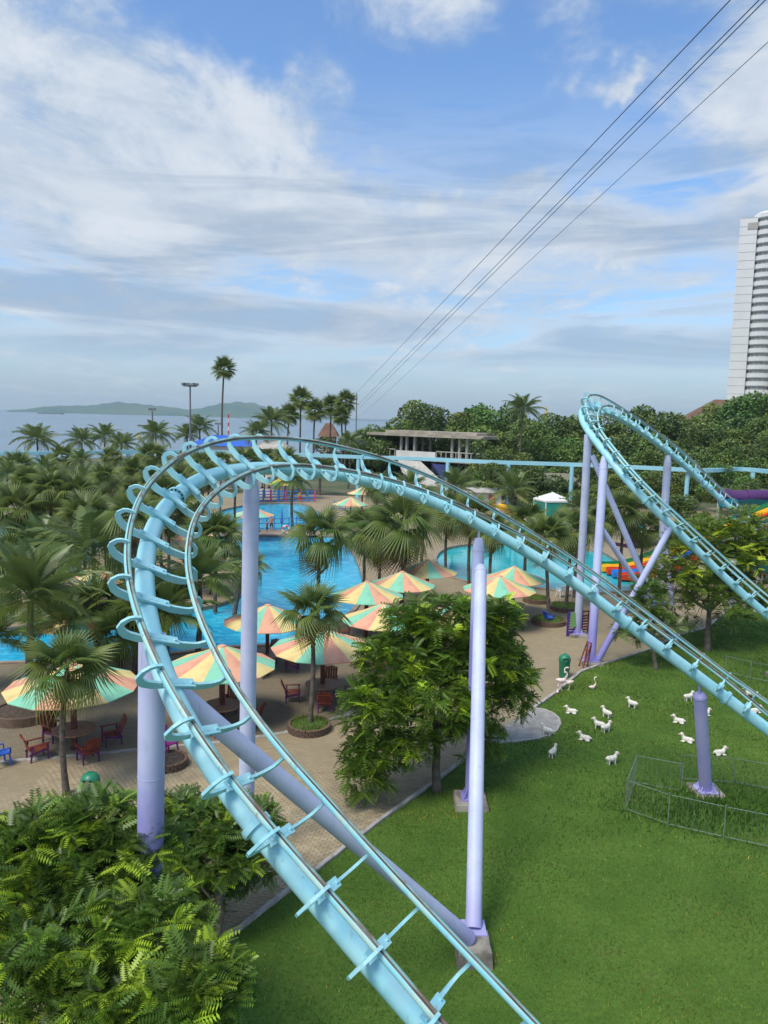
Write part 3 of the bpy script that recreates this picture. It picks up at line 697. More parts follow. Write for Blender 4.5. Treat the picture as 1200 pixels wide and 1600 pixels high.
def fan_frond(nseg=19, droop=.10, spread=128, pet=.42, split=.58):
    """one fan leaf along +X, unit length"""
    V = [(0, -.012, 0), (0, .012, 0), (pet, .008, 0.0), (pet, -.008, 0.0)]; F = [(0, 2, 1), (0, 3, 2)]
    c = len(V); V.append((pet, 0, 0.012)); R_ = 1 - pet
    for k in range(nseg):
        a0 = math.radians(-spread + 2 * spread * k / nseg); a1 = math.radians(-spread + 2 * spread * (k + 1) / nseg); am = (a0 + a1) / 2
        L = R_ * (1.0 - .30 * abs(am) / math.radians(spread)) * random.uniform(.93, 1.05); r1 = L * split; z = lambda r_: -droop * (r_ / R_) ** 2.2 + .05 * (r_ / R_) - .10 * abs(math.sin(am)) * (r_ / R_)
        i = len(V)
        V += [(pet + r1 * math.cos(a0 + .012), r1 * math.sin(a0 + .012), z(r1) - .012), (pet + r1 * math.cos(am), r1 * math.sin(am), z(r1) + .018), (pet + r1 * math.cos(a1 - .012), r1 * math.sin(a1 - .012), z(r1) - .012), (pet + L * math.cos(am), L * math.sin(am), z(L) - droop * .6)]
        F += [(c, i, i + 1), (c, i + 1, i + 2), (i, i + 3, i + 1), (i + 1, i + 3, i + 2)]
    return np.array(V, float), np.array(F)
def feather_frond(pairs=24, ll=.26, arch=.45, hang=.5, w=.016):
    V, F = [], []
    def rach(s_): return np.array([s_ * (1 - .12 * s_), 0, arch * s_ * .55 - arch * s_ * s_])
    m = 8
    for i in range(m + 1):
        p = rach(i / m); ww = .014 * (1 - .8 * i / m); V += [p + (0, -ww, 0), p + (0, ww, 0)]
    for i in range(m): F += [(2 * i, 2 * i + 2, 2 * i + 1), (2 * i + 1, 2 * i + 2, 2 * i + 3)]
    for k in range(pairs):
        s_ = .14 + .86 * (k + .5) / pairs; p = rach(s_); L = ll * (math.sin(PI * min(1, s_ * .85 + .12)) * .75 + .25) * random.uniform(.9, 1.1)
        for sg in (-1, 1):
            fwd = .45 + .3 * s_; hg = hang * random.uniform(.6, 1.3)
            tip = p + np.array([L * fwd, sg * L * .85, -L * hg]); md = p + np.array([L * fwd * .5, sg * L * .47, -L * hg * .22]); i = len(V)
            V += [p + (-w * .6, 0, 0), p + (w * .6, 0, 0), md + (w, 0, 0), md + (-w, 0, 0), tip]
            F += [(i, i + 1, i + 2), (i, i + 2, i + 3), (i + 3, i + 2, i + 4)]
    return np.array(V, float), np.array(F)
FANS = [fan_frond(25, .10, split=.5), fan_frond(23, .30, 120, split=.46), fan_frond(19, .55, 105, split=.42)]      # stiff, bent, hanging
FEATH = [feather_frond(24, .26, .50, .5), feather_frond(24, .24, .85, .75), feather_frond(26, .20, .40, .15)]
def mesh_of(vf, m): return np_mesh('frond', vf[0], vf[1], m, np.ones((len(vf[0]), 3)))
FAN_ME = [mesh_of(q, 'fan_leaf') for q in FANS]
def tinted(vf, m, t): return np_mesh('frond', vf[0], vf[1], m, np.tile(np.array(t), (len(vf[0]), 1)))
FAN_TINT = [[tinted(q, 'fan_leaf', t) for t in ((1, 1, 1), (.8, .92, .85), (1.5, 1.25, .9))] for q in FANS]
FEA_TINT = [[tinted(q, 'feather_leaf', t) for t in ((1, 1, 1), (.75, .85, .85), (1.35, 1.35, .9))] for q in FEATH]
DEAD_ME = np_mesh('dead_frond', FANS[2][0], FANS[2][1], 'dead_leaf')
def crown_layout(kind, n, rnd):
    """azimuth, elevation, scale, leaf kind of each frond"""
    out = []
    for k in range(n):
        s_ = (k + .5) / n; a = k * 2.39996 + rnd.uniform(-.25, .25)
        if kind == 'fan': el_ = math.radians(78 - 122 * s_ ** .95) + rnd.uniform(-.12, .12); v = 0 if s_ < .45 else (1 if s_ < .78 else 2); sc = .80 + .25 * math.sin(PI * s_)
        elif kind == 'sugar': el_ = math.radians(88 - 150 * s_) + rnd.uniform(-.1, .1); v = 0; sc = .95
        elif kind == 'coco': el_ = math.radians(75 - 105 * s_) + rnd.uniform(-.12, .12); v = 0 if s_ < .55 else 1; sc = .85 + .2 * math.sin(PI * s_)
        else: el_ = math.radians(80 - 100 * s_) + rnd.uniform(-.1, .1); v = 2 if s_ < .4 else 0; sc = .85 + .2 * math.sin(PI * s_)
        out.append((a, el_, sc * rnd.uniform(.92, 1.08), v, s_))
    return out
def frond_matrix(a, el_, sc, roll=0): return Matrix.Rotation(a, 4, 'Z') @ Matrix.Rotation(-el_, 4, 'Y') @ Matrix.Rotation(roll, 4, 'X') @ Matrix.Scale(sc, 4)
CROWNS = {}
def crown_mesh(kind, var, n):
    key = (kind, var)
    if key in CROWNS: return CROWNS[key]
    rnd = random.Random(hash(key) % 1000 + var * 17); fam = FANS if kind in ('fan', 'sugar') else FEATH
    Vs, Fs, Ts = [], [], []; k = 0
    for a, el_, sc, v, s_ in crown_layout(kind, n, rnd):
        M_ = np.array(frond_matrix(a, el_, sc, rnd.uniform(-.4, .4))); bv, bf = fam[v]
        V = bv @ M_[:3, :3].T; Vs.append(V); Fs.append(bf + k); k += len(V)
        t = rnd.uniform(.8, 1.15); yl = max(0, (s_ - .75)) * 2.6 * rnd.random()
        Ts.append(np.tile([t * (1 + 1.1 * yl), t * (1 + .5 * yl), t], (len(V), 1)))
    me = np_mesh('crown', np.concatenate(Vs), np.concatenate(Fs), 'fan_leaf' if kind in ('fan', 'sugar') else 'feather_leaf', np.concatenate(Ts)); CROWNS[key] = me; return me
TRUNKS = {}
def trunk_mesh(base, top, r0, r1, seg=9):
    base, top = Vector(base), Vector(top); n = 9; m = MB(); bend = Vector((random.uniform(-.06, .06), random.uniform(-.06, .06), 0)) * (top - base).length
    pts = [base.lerp(top, i / n) + bend * math.sin(PI * i / n) * .5 for i in range(n + 1)]
    rr = [r0 * 1.25] + [r0 + (r1 - r0) * i / n + (.012 if i % 2 else 0) for i in range(1, n + 1)]
    m.tube(pts, rr, seg); return m
def palm(kind, crown_px, label, base_px=None, h=None, R_px=50, nf=26, fronds=False, dead=0, name=None, group=None, var=0, r0=.11, depth=None, tall_top=None):
    u, v = crown_px
    if base_px: bs = gnd(*base_px); D = bs[1]
    elif depth: D = depth; bs = aty(u, v, D); bs = np.array([bs[0], bs[1], 0])
    else:
        best = None
        for dh in (0, .4, -.4, .8, -.8, 1.2, -1.2, 1.6, 2.2, 2.8):
            c = gnd(u, v, h + dh)
            if not in_pool((c[0], c[1])) and zone((c[0] + .5, c[1])) != 'POOL_A': best = c; break
        if best is None: best = gnd(u, v, h)
        D = best[1]; bs = np.array([best[0], best[1], 0])
    ct = aty(u, v, D); R_ = R_px / FPX * D * 1.02
    nm = name or {'fan': 'fan_palm', 'sugar': 'sugar_palm', 'coco': 'coconut_palm', 'date': 'date_palm'}[kind]
    root = empty(nm, (bs[0], bs[1], 0)); tag(root, label, 'palm tree', group); off = Vector(root.location)
    top = Vector(ct) - off
    trunk_mesh((0, 0, -.05), top - Vector((0, 0, .04 * R_)), r0, r0 * .72).build('trunk', 'palm_trunk', root, smooth=True)
    if fronds:
        fam = FAN_TINT if kind in ('fan', 'sugar') else FEA_TINT; rnd = random.Random(int(u * 7 + v))
        for a, el_, sc, vv_, s_ in crown_layout(kind, nf, rnd):
            t = 2 if s_ > .8 and rnd.random() < .7 else rnd.choice((0, 0, 1))
            link('frond', fam[vv_][t], root, Matrix.Translation(top) @ frond_matrix(a, el_, sc * R_, rnd.uniform(-.4, .4)))
    else:
        link('crown', crown_mesh(kind, var % 3, nf), root, Matrix.Translation(top) @ Matrix.Rotation(random.uniform(0, 6.28), 4, 'Z') @ Matrix.Scale(R_, 4))
    for k in range(dead):
        a = random.uniform(0, 6.28); link('dead_frond', DEAD_ME, root, Matrix.Translation(top - Vector((0, 0, .15 * R_))) @ frond_matrix(a, math.radians(random.uniform(-88, -72)), R_ * random.uniform(.75, 1.0)))
    return root, bs
def planter(c, r, label, bricks=False, grass_=True, h=.28):
    root = empty('round_planter', (c[0], c[1], 0)); tag(root, label, 'planter')
    if bricks:
        n = int(2 * PI * r / .23)
        bm_ = MB().box((0, 0, 0), (.215, .11, .082)).mesh('brick', 'planter_brick')
        for lv in range(3):
            for k in range(n):
                a = 2 * PI * (k + .5 * (lv % 2)) / n
                link('brick', bm_, root, Matrix.Translation((math.cos(a) * r, math.sin(a) * r, .045 + lv * .092)) @ Matrix.Rotation(a + PI / 2, 4, 'Z'))
        MB().lathe([(r - .075, .0), (r - .075, .25)], seg=28, caps=False).build('inner_ring', 'planter_brick', root)
    else: MB().lathe([(r + .07, 0), (r + .07, h), (r - .06, h), (r - .06, .02)], seg=26, caps=False).build('rim', 'planter_brick', root)
    MB().lathe([(r - .06, h - .06), (r * .5, h + .02), (.02, h + .04)], seg=24, caps=False).build('soil', 'planter_grass' if grass_ else 'mulch', root)
    if grass_:
        N = 900; rr = r * .92 * np.sqrt(RNG.random(N)); a = RNG.uniform(0, 6.28, N); x, y = rr * np.cos(a), rr * np.sin(a); hh = RNG.uniform(.1, .28, N); w = .012
        d = RNG.uniform(0, 6.28, N); B = np.c_[x, y, np.full(N, h - .05)]; dv = np.c_[np.cos(d), np.sin(d), 0 * d] * w; ln = RNG.normal(0, .06, (N, 2))
        V = np.stack([B - dv, B + dv, B + np.c_[ln, hh]], 1).reshape(-1, 3); k = .8 + .6 * RNG.random(N)
        o = link('grass_tuft', np_mesh('grass_tuft', V, np.arange(3 * N).reshape(-1, 3), 'grass_blade', np.repeat(np.c_[k * 1.3, k * 1.05, k], 3, 0)), root); o['kind'] = 'stuff'
    return root

# nearest palms, every frond a part
_, bs = palm('fan', (487, 956), 'small fan palm in a round brick planter before the parasols', base_px=(483, 1140), R_px=64, nf=24, fronds=True, dead=2, r0=.10); planter(bs, .78, 'round brick planter full of grass under the small fan palm', True)
palm('fan', (105, 1046), 'small fan palm left of the lavender column, before a striped parasol', base_px=(104, 1240), R_px=86, nf=25, fronds=True, dead=0, r0=.10)
palm('fan', (503, 836), 'fan palm with hanging dead fronds against the blue pool', base_px=(497, 988), R_px=66, nf=21, fronds=True, dead=4, r0=.12)
palm('fan', (567, 826), 'slim fan palm right of the one before the blue pool', base_px=(567, 925), R_px=52, nf=20, fronds=True, dead=2, r0=.11)
palm('fan', (628, 820), 'broad fan palm with shaggy trunk above the striped parasols', base_px=(627, 955), R_px=74, nf=22, fronds=True, dead=5, r0=.15)
palm('fan', (592, 836), 'fan palm half hidden left of the broad shaggy one', base_px=(590, 930), R_px=58, nf=24, fronds=True, dead=2, r0=.11)
palm('fan', (336, 838), 'dark fan palm inside the coaster loop, beside the pool edge', base_px=(336, 955), R_px=58, nf=28, fronds=True, dead=0, r0=.12)
palm('fan', (232, 952), 'fan palm seen through the rails on the left of the loop', base_px=(236, 1052), R_px=72, nf=28, fronds=True, dead=2, r0=.12)
_, bs = palm('fan', (852, 838), 'fan palm with brown skirt in the grass planter by the blue chair', base_px=(857, 974), R_px=52, nf=26, fronds=True, dead=4, r0=.11); planter(bs, .95, 'low round planter at the foot of the palm by the blue chair')
_, bs = palm('fan', (893, 828), 'fan palm just left of the rear lavender columns', base_px=(884, 952), R_px=52, nf=26, fronds=True, dead=3, r0=.11); planter(bs, 1.0, 'low round planter full of grass left of the rear columns')
planter(gnd(838, 940), .85, 'small grass planter behind the two parasols near the teal pool')
palm('date', (48, 935), 'grey green feathery date palm at the left edge', base_px=(38, 1118), R_px=120, nf=34, fronds=True, r0=.16); planter(gnd(38, 1120), 1.1, 'round planter of dark mulch at the left under the date palm', False, False, .35)
palm('coco', (146, 868), 'bright green young coconut palm in the left grove', base_px=(152, 1030), R_px=112, nf=24, fronds=True, r0=.14)
palm('date', (312, 905), 'feathery grey date palm inside the coaster loop', base_px=(306, 1040), R_px=88, nf=30, fronds=True, r0=.14)
palm('fan', (20, 870), 'fan palm with drooping leaves at the left edge above the pool', base_px=(20, 965), R_px=62, nf=26, fronds=True, dead=1, r0=.12)
for (kd, c_, b_px, R_, lab) in (('date', (96, 978), (92, 1062), 82, 'feathery palm by the terrace right of the grey date palm'), ('fan', (186, 990), (186, 1066), 62, 'fan palm at the terrace edge left of the column'), ('date', (262, 962), (262, 1056), 84, 'feathery palm inside the lower left of the loop'), ('fan', (150, 945), (150, 1048), 60, 'fan palm behind the terrace below the young coconut palm'), ('date', (-8, 1000), (-20, 1075), 80, 'feathery palm cut off by the left edge above the terrace'), ('coco', (64, 862), (60, 960), 80, 'coconut palm over the left pool beside the striped parasols'), ('fan', (205, 885), (205, 962), 58, 'fan palm on the deck behind the rails of the loop'), ('fan', (385, 885), (366, 960), 40, 'small drooping fan palm on the pool deck left of the middle column')):
    palm(kd, c_, lab, base_px=b_px, R_px=R_, nf=26, fronds=True, dead=2 if kd == 'fan' else 0, r0=.13)
# grove on the left, in rows
rows = [('back', 722, 6.6, -8, 452, 36, 30, 11), ('second', 744, 6.3, 8, 400, 40, 36, 11), ('third', 770, 6.0, -6, 330, 46, 44, 9), ('front', 804, 5.6, 20, 290, 58, 52, 6)]
for nm, v0, hh, u0, u1, st, Rp, cnt in rows:
    k = 0; u = u0
    while u <= u1:
        uu = u + random.uniform(-8, 8); vv_ = v0 + random.uniform(-9, 9)
        palm('fan' if random.random() < .74 else random.choice(('coco', 'date')), (uu, vv_), 'dark green palm of the left grove, %s from the left in its %s row' % (ORD[k], nm), h=hh + random.uniform(-1.1, 1.0), R_px=Rp * random.uniform(.72, 1.15), nf=24, group='palms of the left grove', var=random.randrange(3), dead={'front': 4, 'third': 3, 'second': 2}.get(nm, 0))
        k += 1; u += st * random.uniform(.9, 1.1)
# coconut palms on the skyline and other single palms
for (u, v, R_, D, lab) in ((58, 688, 32, 118, 'coconut palm standing against the sea, leftmost on the skyline'), (128, 690, 28, 125, 'coconut palm against the sea, second from the left on the skyline'), (163, 682, 26, 128, 'coconut palm against the sea, left of the thin lamp mast'),
        (190, 696, 26, 115, 'coconut palm just below the skyline between its taller neighbours'), (243, 680, 30, 122, 'coconut palm against the sea under the thin lamp mast'), (312, 668, 26, 130, 'coconut palm right of the floodlight mast'), (292, 680, 22, 130, 'small coconut palm at the foot of the floodlight mast'), (424, 660, 30, 120, 'coconut palm left of the clump of sugar palms'), (400, 676, 24, 118, 'low coconut palm above the top of the coaster loop'),
        (817, 640, 30, 138, 'tall coconut palm rising above the wooded skyline'), (458, 752, 30, 82, 'pale young coconut palm beyond the play deck'), (545, 690, 20, 130, 'slim coconut palm right of the sugar palms')):
    palm('coco', (u, v), lab, depth=D, R_px=R_ * 1.15, nf=20, r0=.16, var=int(u) % 3)
for (u, v, R_, D, lab) in ((350, 576, 24, 140, 'very tall lone sugar palm with a round crown on the skyline'), (452, 648, 22, 150, 'sugar palm on the left of the skyline clump'), (470, 624, 25, 155, 'tallest sugar palm of the skyline clump'), (492, 642, 23, 150, 'sugar palm in the middle of the skyline clump'), (518, 636, 24, 155, 'sugar palm right of the middle of the skyline clump'), (540, 628, 22, 152, 'sugar palm on the right of the skyline clump'), (533, 650, 20, 148, 'lower sugar palm at the right of the skyline clump')):
    palm('sugar', (u, v), lab, depth=D, R_px=R_, nf=34, r0=.20, var=int(u) % 3, group='sugar palms on the skyline')
for (u, v, R_, h_, kd, lab) in ((712, 762, 40, 5, 'date', 'pale feathery palm below the concrete pavilion'), (800, 768, 42, 4.6, 'date', 'pale date palm left of the green tent'), (738, 806, 44, 5, 'fan', 'fan palm behind the descending track left of the capped column'), (700, 800, 46, 5, 'fan', 'fan palm right of the broad shaggy palm'),
        (660, 790, 40, 5.2, 'fan', 'fan palm behind the broad shaggy palm'), (770, 830, 38, 4.6, 'fan', 'fan palm behind the capped column'), (825, 815, 40, 5, 'fan', 'fan palm behind the track right of the capped column'), (940, 812, 40, 5, 'fan', 'fan palm between the rear columns'), (975, 800, 42, 5.2, 'fan', 'fan palm right of the rear columns'),
        (1006, 826, 40, 4.8, 'fan', 'fan palm behind the rainbow slide lanes'), (640, 760, 34, 5, 'date', 'feathery palm behind the top of the descending track'), (905, 795, 34, 5, 'date', 'grey palm by the tent and the rear columns'), (590, 760, 30, 5, 'fan', 'small fan palm under the monorail beam')):
    palm(kd, (u, v), lab, h=h_, R_px=R_ * 1.1, nf=24, r0=.12, var=int(u) % 3, dead=1)

# broad-leaved trees: tapered trunk, limbs, drooping pinnate leaves
def spray(pairs, ll, w, quad=True, droop=.35, fw=.45):
    V, F = [], []
    for k in range(pairs):
        s_ = .10 + .90 * (k + .5) / pairs; p = np.array([s_, 0, -droop * s_ * s_]); L = ll * (1 - .45 * abs(s_ - .45))
        for sg in (-1, 1):
            tip = p + np.array([L * fw, sg * L * .9, -L * .25]); md = (p + tip) / 2 + np.array([0, 0, .01]); i = len(V)
            V += [p, md + (w, 0, 0), tip, md + (-w, 0, 0)]; F.append((i, i + 1, i + 2, i + 3))
    V += [np.array([0, -.008, 0]), np.array([0, .008, 0]), np.array([1, 0, -droop]), np.array([1, 0.002, -droop])]; i = len(V) - 4; F.append((i, i + 2, i + 3, i + 1))
    return np.array(V, float), np.array(F)
def leafy_tree(name, label, base, clumps, n, leaf, L0, trunk_top, r0, seed, group=None, bright=.10, forks=None, nodes=6, colour=(1, 1, 1), lm='tree_leaf', leaf2=None):
    """clumps: (centre, radii) ellipsoids in metres; leaves hang in hands of a few sprays at twig ends near the clump surfaces"""
    rng = np.random.default_rng(seed); root = empty(name, (base[0], base[1], 0)); tag(root, label, 'tree', group); off = np.array([base[0], base[1], 0])
    tt = np.array(trunk_top) - off; m = MB()
    m.tube([(0, 0, -.1), tuple(tt * .35 + rng.normal(0, .04, 3)), tuple(tt * .7 + rng.normal(0, .05, 3)), tuple(tt)], [r0 * 1.3, r0, r0 * .85, r0 * .7], 10); m.build('trunk', 'bark', root, smooth=True)
    wts = np.array([c[1][0] * c[1][1] * c[1][2] for c in clumps]) ** .7; wts /= wts.sum()
    nn = n // nodes; ci = rng.choice(len(clumps), nn, p=wts); dirs = rng.normal(size=(nn, 3)); dirs /= np.linalg.norm(dirs, axis=1)[:, None]
    dirs[:, 2] = np.where(rng.random(nn) < .55, np.abs(dirs[:, 2]), dirs[:, 2])
    rad = np.where(rng.random(nn) < .72, rng.uniform(.82, 1.06, nn), rng.uniform(.35, .85, nn))
    cc = np.array([c[0] for c in clumps])[ci] - off; rr = np.array([c[1] for c in clumps])[ci]
    tips = cc + dirs * rr * rad[:, None]; tips[:, 2] = np.maximum(tips[:, 2], .5)
    lb = MB()
    for k, c in enumerate(clumps):
        c0 = np.array(c[0]) - off; mid = (tt + c0) / 2 + np.array([0, 0, .15]) + rng.normal(0, .1, 3)
        lb.tube([tuple(tt * rng.uniform(.75, 1)), tuple(mid), tuple(c0)], [r0 * .5, r0 * .34, r0 * .16], 7)
        for j in np.where(ci == k)[0][:: max(1, len(np.where(ci == k)[0]) // 7)]:
            e = tips[j]; lb.tube([tuple(c0 * .8 + mid * .2), tuple((c0 + e) / 2 + np.array([0, 0, .08])), tuple(e)], [r0 * .16, r0 * .1, r0 * .05], 5)
    lb.build('limbs', 'bark', root, smooth=True)
    N = nn * nodes; T = np.repeat(tips, nodes, 0) + rng.normal(0, .03 * L0 / .35, (N, 3)); hand = np.repeat(np.arctan2(dirs[:, 1], dirs[:, 0]), nodes)
    az_ = hand + rng.uniform(-2.2, 2.2, N); el_ = rng.normal(.12, .40, N) + np.repeat(dirs[:, 2] * .35, nodes); sc = L0 * rng.uniform(.6, 1.15, N) * np.repeat(rng.uniform(.7, 1.2, nn), nodes)
    Rm = rotz(az_) @ roty(-el_) @ rotx(rng.normal(0, .45, N)) * sc[:, None, None]
    young = np.repeat((rng.random(nn) < bright) & (rad > .85) & (dirs[:, 2] > -.1), nodes); kk = np.repeat(rng.uniform(.55, 1.25, nn), nodes) * rng.uniform(.85, 1.15, N)
    t = np.c_[kk * colour[0], kk * colour[1], kk * colour[2]]; t[young] *= np.array([3.4, 2.7, 1.5])
    V, Fa, tv = scatter(leaf[0], leaf[1], Rm, T, t); o = link('crown', np_mesh('crown', V, Fa, lm, tv), root); o['kind'] = 'stuff'; return root
SPR_NEAR = spray(8, .36, .058, droop=.30, fw=.32); SPR_MID = spray(7, .40, .085, droop=.65); SPR_FAR = spray(5, .42, .09)
def cl(u, v, D, ru, rv=None, rd=None):
    c = aty(u, v, D); s_ = D / FPX; return (tuple(c), (ru * s_, (rd or ru) * s_, (rv or ru) * s_))
b_ = gnd(100, 1700)
leafy_tree('tamarind_tree', 'large feathery green tree filling the lower left corner', (aty(95, 1560, 11.8)[0], 11.8), [cl(60, 1405, 12.2, 95, 70), cl(160, 1360, 12.6, 85, 62), cl(110, 1480, 11.2, 95, 62), cl(235, 1450, 11.6, 80, 60), cl(40, 1550, 10.6, 95, 60), cl(175, 1570, 10.4, 90, 52), cl(290, 1555, 10.4, 80, 50), cl(190, 1500, 11.2, 60, 40), cl(330, 1510, 10.8, 45, 40), cl(60, 1310, 12.6, 60, 40), cl(150, 1285, 12.9, 70, 34), cl(20, 1340, 12.4, 45, 45), cl(222, 1330, 12.6, 50, 40), cl(365, 1545, 10.6, 35, 30)],
           7600, SPR_NEAR, .36, tuple(aty(110, 1510, 11.8)), .11, 3, bright=.26, colour=(.95, .98, .95))
t2 = gnd(345, 1492)
leafy_tree('tamarind_tree', 'darker leafy tree right of the left lavender column, behind the track', t2, [cl(330, 1330, 17.0, 85, 70), cl(285, 1290, 17.4, 60, 45), cl(395, 1330, 17.4, 50, 50), cl(300, 1400, 16.6, 55, 45), cl(390, 1290, 17.8, 42, 34)], 3600, SPR_NEAR, .34, tuple(aty(342, 1400, t2[1])), .09, 5, bright=.15, colour=(.85, .90, .88))
t3 = gnd(684, 1236)
leafy_tree('tamarind_tree', 'round leafy green tree on the lawn edge beside the two middle columns', t3, [cl(700, 975, 25.6, 70, 42), cl(620, 1035, 24.6, 62, 40), cl(760, 1040, 25.4, 60, 55), cl(585, 1105, 23.4, 52, 34), cl(680, 1090, 24.0, 80, 42), cl(795, 1085, 25.8, 36, 62), cl(575, 1200, 22.8, 38, 48), cl(640, 1165, 23.2, 44, 28), cl(775, 970, 25.8, 36, 36), cl(635, 975, 25.4, 40, 28), cl(740, 1150, 24.6, 40, 34), cl(555, 1150, 23, 26, 22), cl(720, 1030, 24.6, 50, 36)],
           7400, SPR_MID, .41, tuple(aty(684, 1120, t3[1])), .13, 8, bright=.18, colour=(1.3, 1.25, 1.0))
t4 = gnd(1106, 1016)
leafy_tree('almond_tree', 'leafy tree on the lawn behind the rear coaster track', t4, [cl(1120, 880, 42, 85, 60), cl(1150, 840, 43, 60, 45), cl(1050, 920, 41, 55, 45), cl(1100, 940, 41.5, 70, 40), cl(1180, 880, 42, 50, 60), cl(1100, 850, 42.5, 60, 40), cl(1150, 930, 41.5, 50, 35)], 4800, SPR_FAR, .50, tuple(aty(1108, 950, t4[1])), .16, 9, bright=.16, colour=(1.25, 1.1, .9))
t5 = gnd(1026, 1046)
leafy_tree('almond_tree', 'thin young tree at the lawn corner under the rear track', t5, [cl(1010, 950, 37.5, 30, 38), cl(1035, 975, 37, 28, 28), cl(985, 985, 37.5, 22, 20)], 900, SPR_FAR, .42, tuple(aty(1018, 985, t5[1])), .09, 10, bright=.1)

# wooded slope behind the park: single trees, six crown shapes shared
LEAFQ = (np.array([(-.5, 0, 0), (0, -.32, .06), (.5, 0, 0), (0, .32, -.06)]), np.array([(0, 1, 2, 3)]))
def wood_crown(seed):
    rng = np.random.default_rng(seed); nl = rng.integers(9, 14)
    C_ = rng.normal(0, .42, (nl, 3)); C_[:, 2] = rng.uniform(-.45, .6, nl); Rr = rng.uniform(.28, .5, nl) * (1 - .3 * np.abs(C_[:, 2]))
    N = 6500; ci = rng.choice(nl, N, p=Rr ** 2 / (Rr ** 2).sum()); d = rng.normal(size=(N, 3)); d /= np.linalg.norm(d, axis=1)[:, None]; rad = rng.uniform(.6, 1.05, N) ** .6
    T = C_[ci] + d * (Rr[ci] * rad)[:, None]
    Rm = rotz(rng.uniform(0, 6.28, N)) @ roty(rng.normal(0, .7, N)) @ rotx(rng.normal(0, .7, N)) * (rng.uniform(.05, .105, N))[:, None, None]
    k = (.75 + .5 * rng.random(nl))[ci] * rng.uniform(.75, 1.3, N); y = (rng.random(nl) < .35)[ci]
    t = np.c_[k * (1 + .45 * y), k * (1 + .2 * y), k]
    V, Fa, tv = scatter(*LEAFQ, Rm, T, t); return np_mesh('crown', V, Fa, 'wood_leaf', tv)
WOOD = [wood_crown(40 + i) for i in range(6)]
mat('wood_leaf_bright', (.10, .19, .035), .6, (.085, .165, .033), .15, tint=True, transl=.18, coord='World')
BRIGHT = [m.copy() for m in WOOD[:2]]
for m in BRIGHT: m.materials[0] = MATS['wood_leaf_bright']
def wood_tree(u, vtop, D, wpx, label, k, bright=False, squat=.75, vb=None):
    top = aty(u, vtop, D); R_ = wpx / 2 / FPX * D; hh = top[2]; rz = min(R_ * squat * 1.25, hh * .62)
    root = empty('broadleaf_tree', (top[0], top[1], 0)); tag(root, label, 'tree', 'trees of the wooded slope')
    m = MB(); cz = hh - rz * 1.0
    m.tube([(0, 0, -.1), (.1, 0, cz * .6), (0, 0, cz)], [.035 * hh, .024 * hh, .015 * hh], 8)
    for a in (0.4, 2.4, 4.4): m.tube([(0.05, 0, cz * .55), (math.cos(a) * R_ * .4, math.sin(a) * R_ * .4, cz)], [.014 * hh, .006 * hh], 6)
    m.build('trunk', 'bark', root, smooth=True)
    o = link('crown', (BRIGHT if bright else WOOD)[k % (2 if bright else 6)], root, Matrix.Translation((0, 0, cz)) @ Matrix.Rotation(k * 1.7, 4, 'Z') @ Matrix.Diagonal((R_ * 1.05, R_ * 1.05, rz, 1))); o['kind'] = 'stuff'
    return root
sky_x = [555, 580, 620, 660, 700, 745, 780, 815, 850, 890, 930, 960, 985, 1010, 1040, 1070, 1100, 1130, 1160, 1195, 1240]
sky_y = [672, 662, 648, 632, 640, 628, 630, 640, 636, 655, 650, 645, 638, 632, 640, 632, 632, 628, 622, 612, 606]
WOODROWS = [('skyline', 170, 562, 1235, 40, 92, 0), ('upper', 150, 560, 1235, 50, 88, 34), ('middle', 130, 580, 1235, 52, 80, 66), ('lower', 112, 640, 1225, 56, 74, 96)]
for nm, D, u0, u1, st, wpx, dv in WOODROWS:
    k = 0; u = u0
    while u <= u1:
        uu = u + random.uniform(-9, 9); vt = float(np.interp(uu, sky_x, sky_y)) + dv - 11 + random.uniform(-8, 8)
        if not (nm == 'lower' and uu < 775): wood_tree(uu, vt, (178 if nm != 'skyline' and 545 < uu < 775 else D) + random.uniform(-7, 7), wpx * random.uniform(1.0, 1.45), 'broad-leaved tree of the wooded slope, %s from the left in the %s row' % (ORD[k] if k < 20 else 'last', nm), k + int(D), bright=(nm in ('skyline', 'upper') and 725 < uu < 775) or random.random() < .12)
        k += 1; u += st * random.uniform(.85, 1.1)
for k, (u, v, D, w_) in enumerate(((930, 752, 88, 70), (985, 745, 92, 80), (1030, 765, 84, 60), (1075, 770, 80, 70), (1130, 742, 95, 80), (1175, 745, 96, 70), (1100, 800, 72, 60), (1150, 805, 74, 60), (1195, 840, 66, 50), (780, 720, 105, 60), (500, 705, 118, 50), (470, 712, 112, 50))):
    wood_tree(u, v, D, w_, 'low bushy tree before the wooded slope, %s of the scattered ones' % ORD[k], k * 5 + 1, squat=.6)

# ------------------------------------------------------------------ parasols, tables, chairs
mat('canopy_coral', (.72, .36, .23), .75, (.55, .24, .15), 1.6, lo=.45, hi=.8)
mat('canopy_yellow', (.74, .58, .24), .75, (.60, .43, .17), 1.6, lo=.45, hi=.8)
mat('canopy_green', (.24, .58, .39), .75, (.17, .44, .29), 1.6, lo=.45, hi=.8)
mat('canopy_orange', (.72, .36, .05), .7); mat('canopy_leaf', (.10, .42, .10), .7); mat('canopy_gold', (.75, .55, .08), .7)
mat('parasol_wood', (.15, .045, .028), .6, (.10, .032, .022), 5)
mat('table_top', (.40, .23, .14), .5, (.30, .17, .11), 4); mat('slat_red', (.26, .055, .032), .6, (.18, .040, .028), 5); mat('frame_purple', (.12, .028, .14), .5, (.085, .022, .11), 4)
mat('underside', (.22, .12, .08), .9); mat('bracket_yellow', (.55, .42, .08), .6)
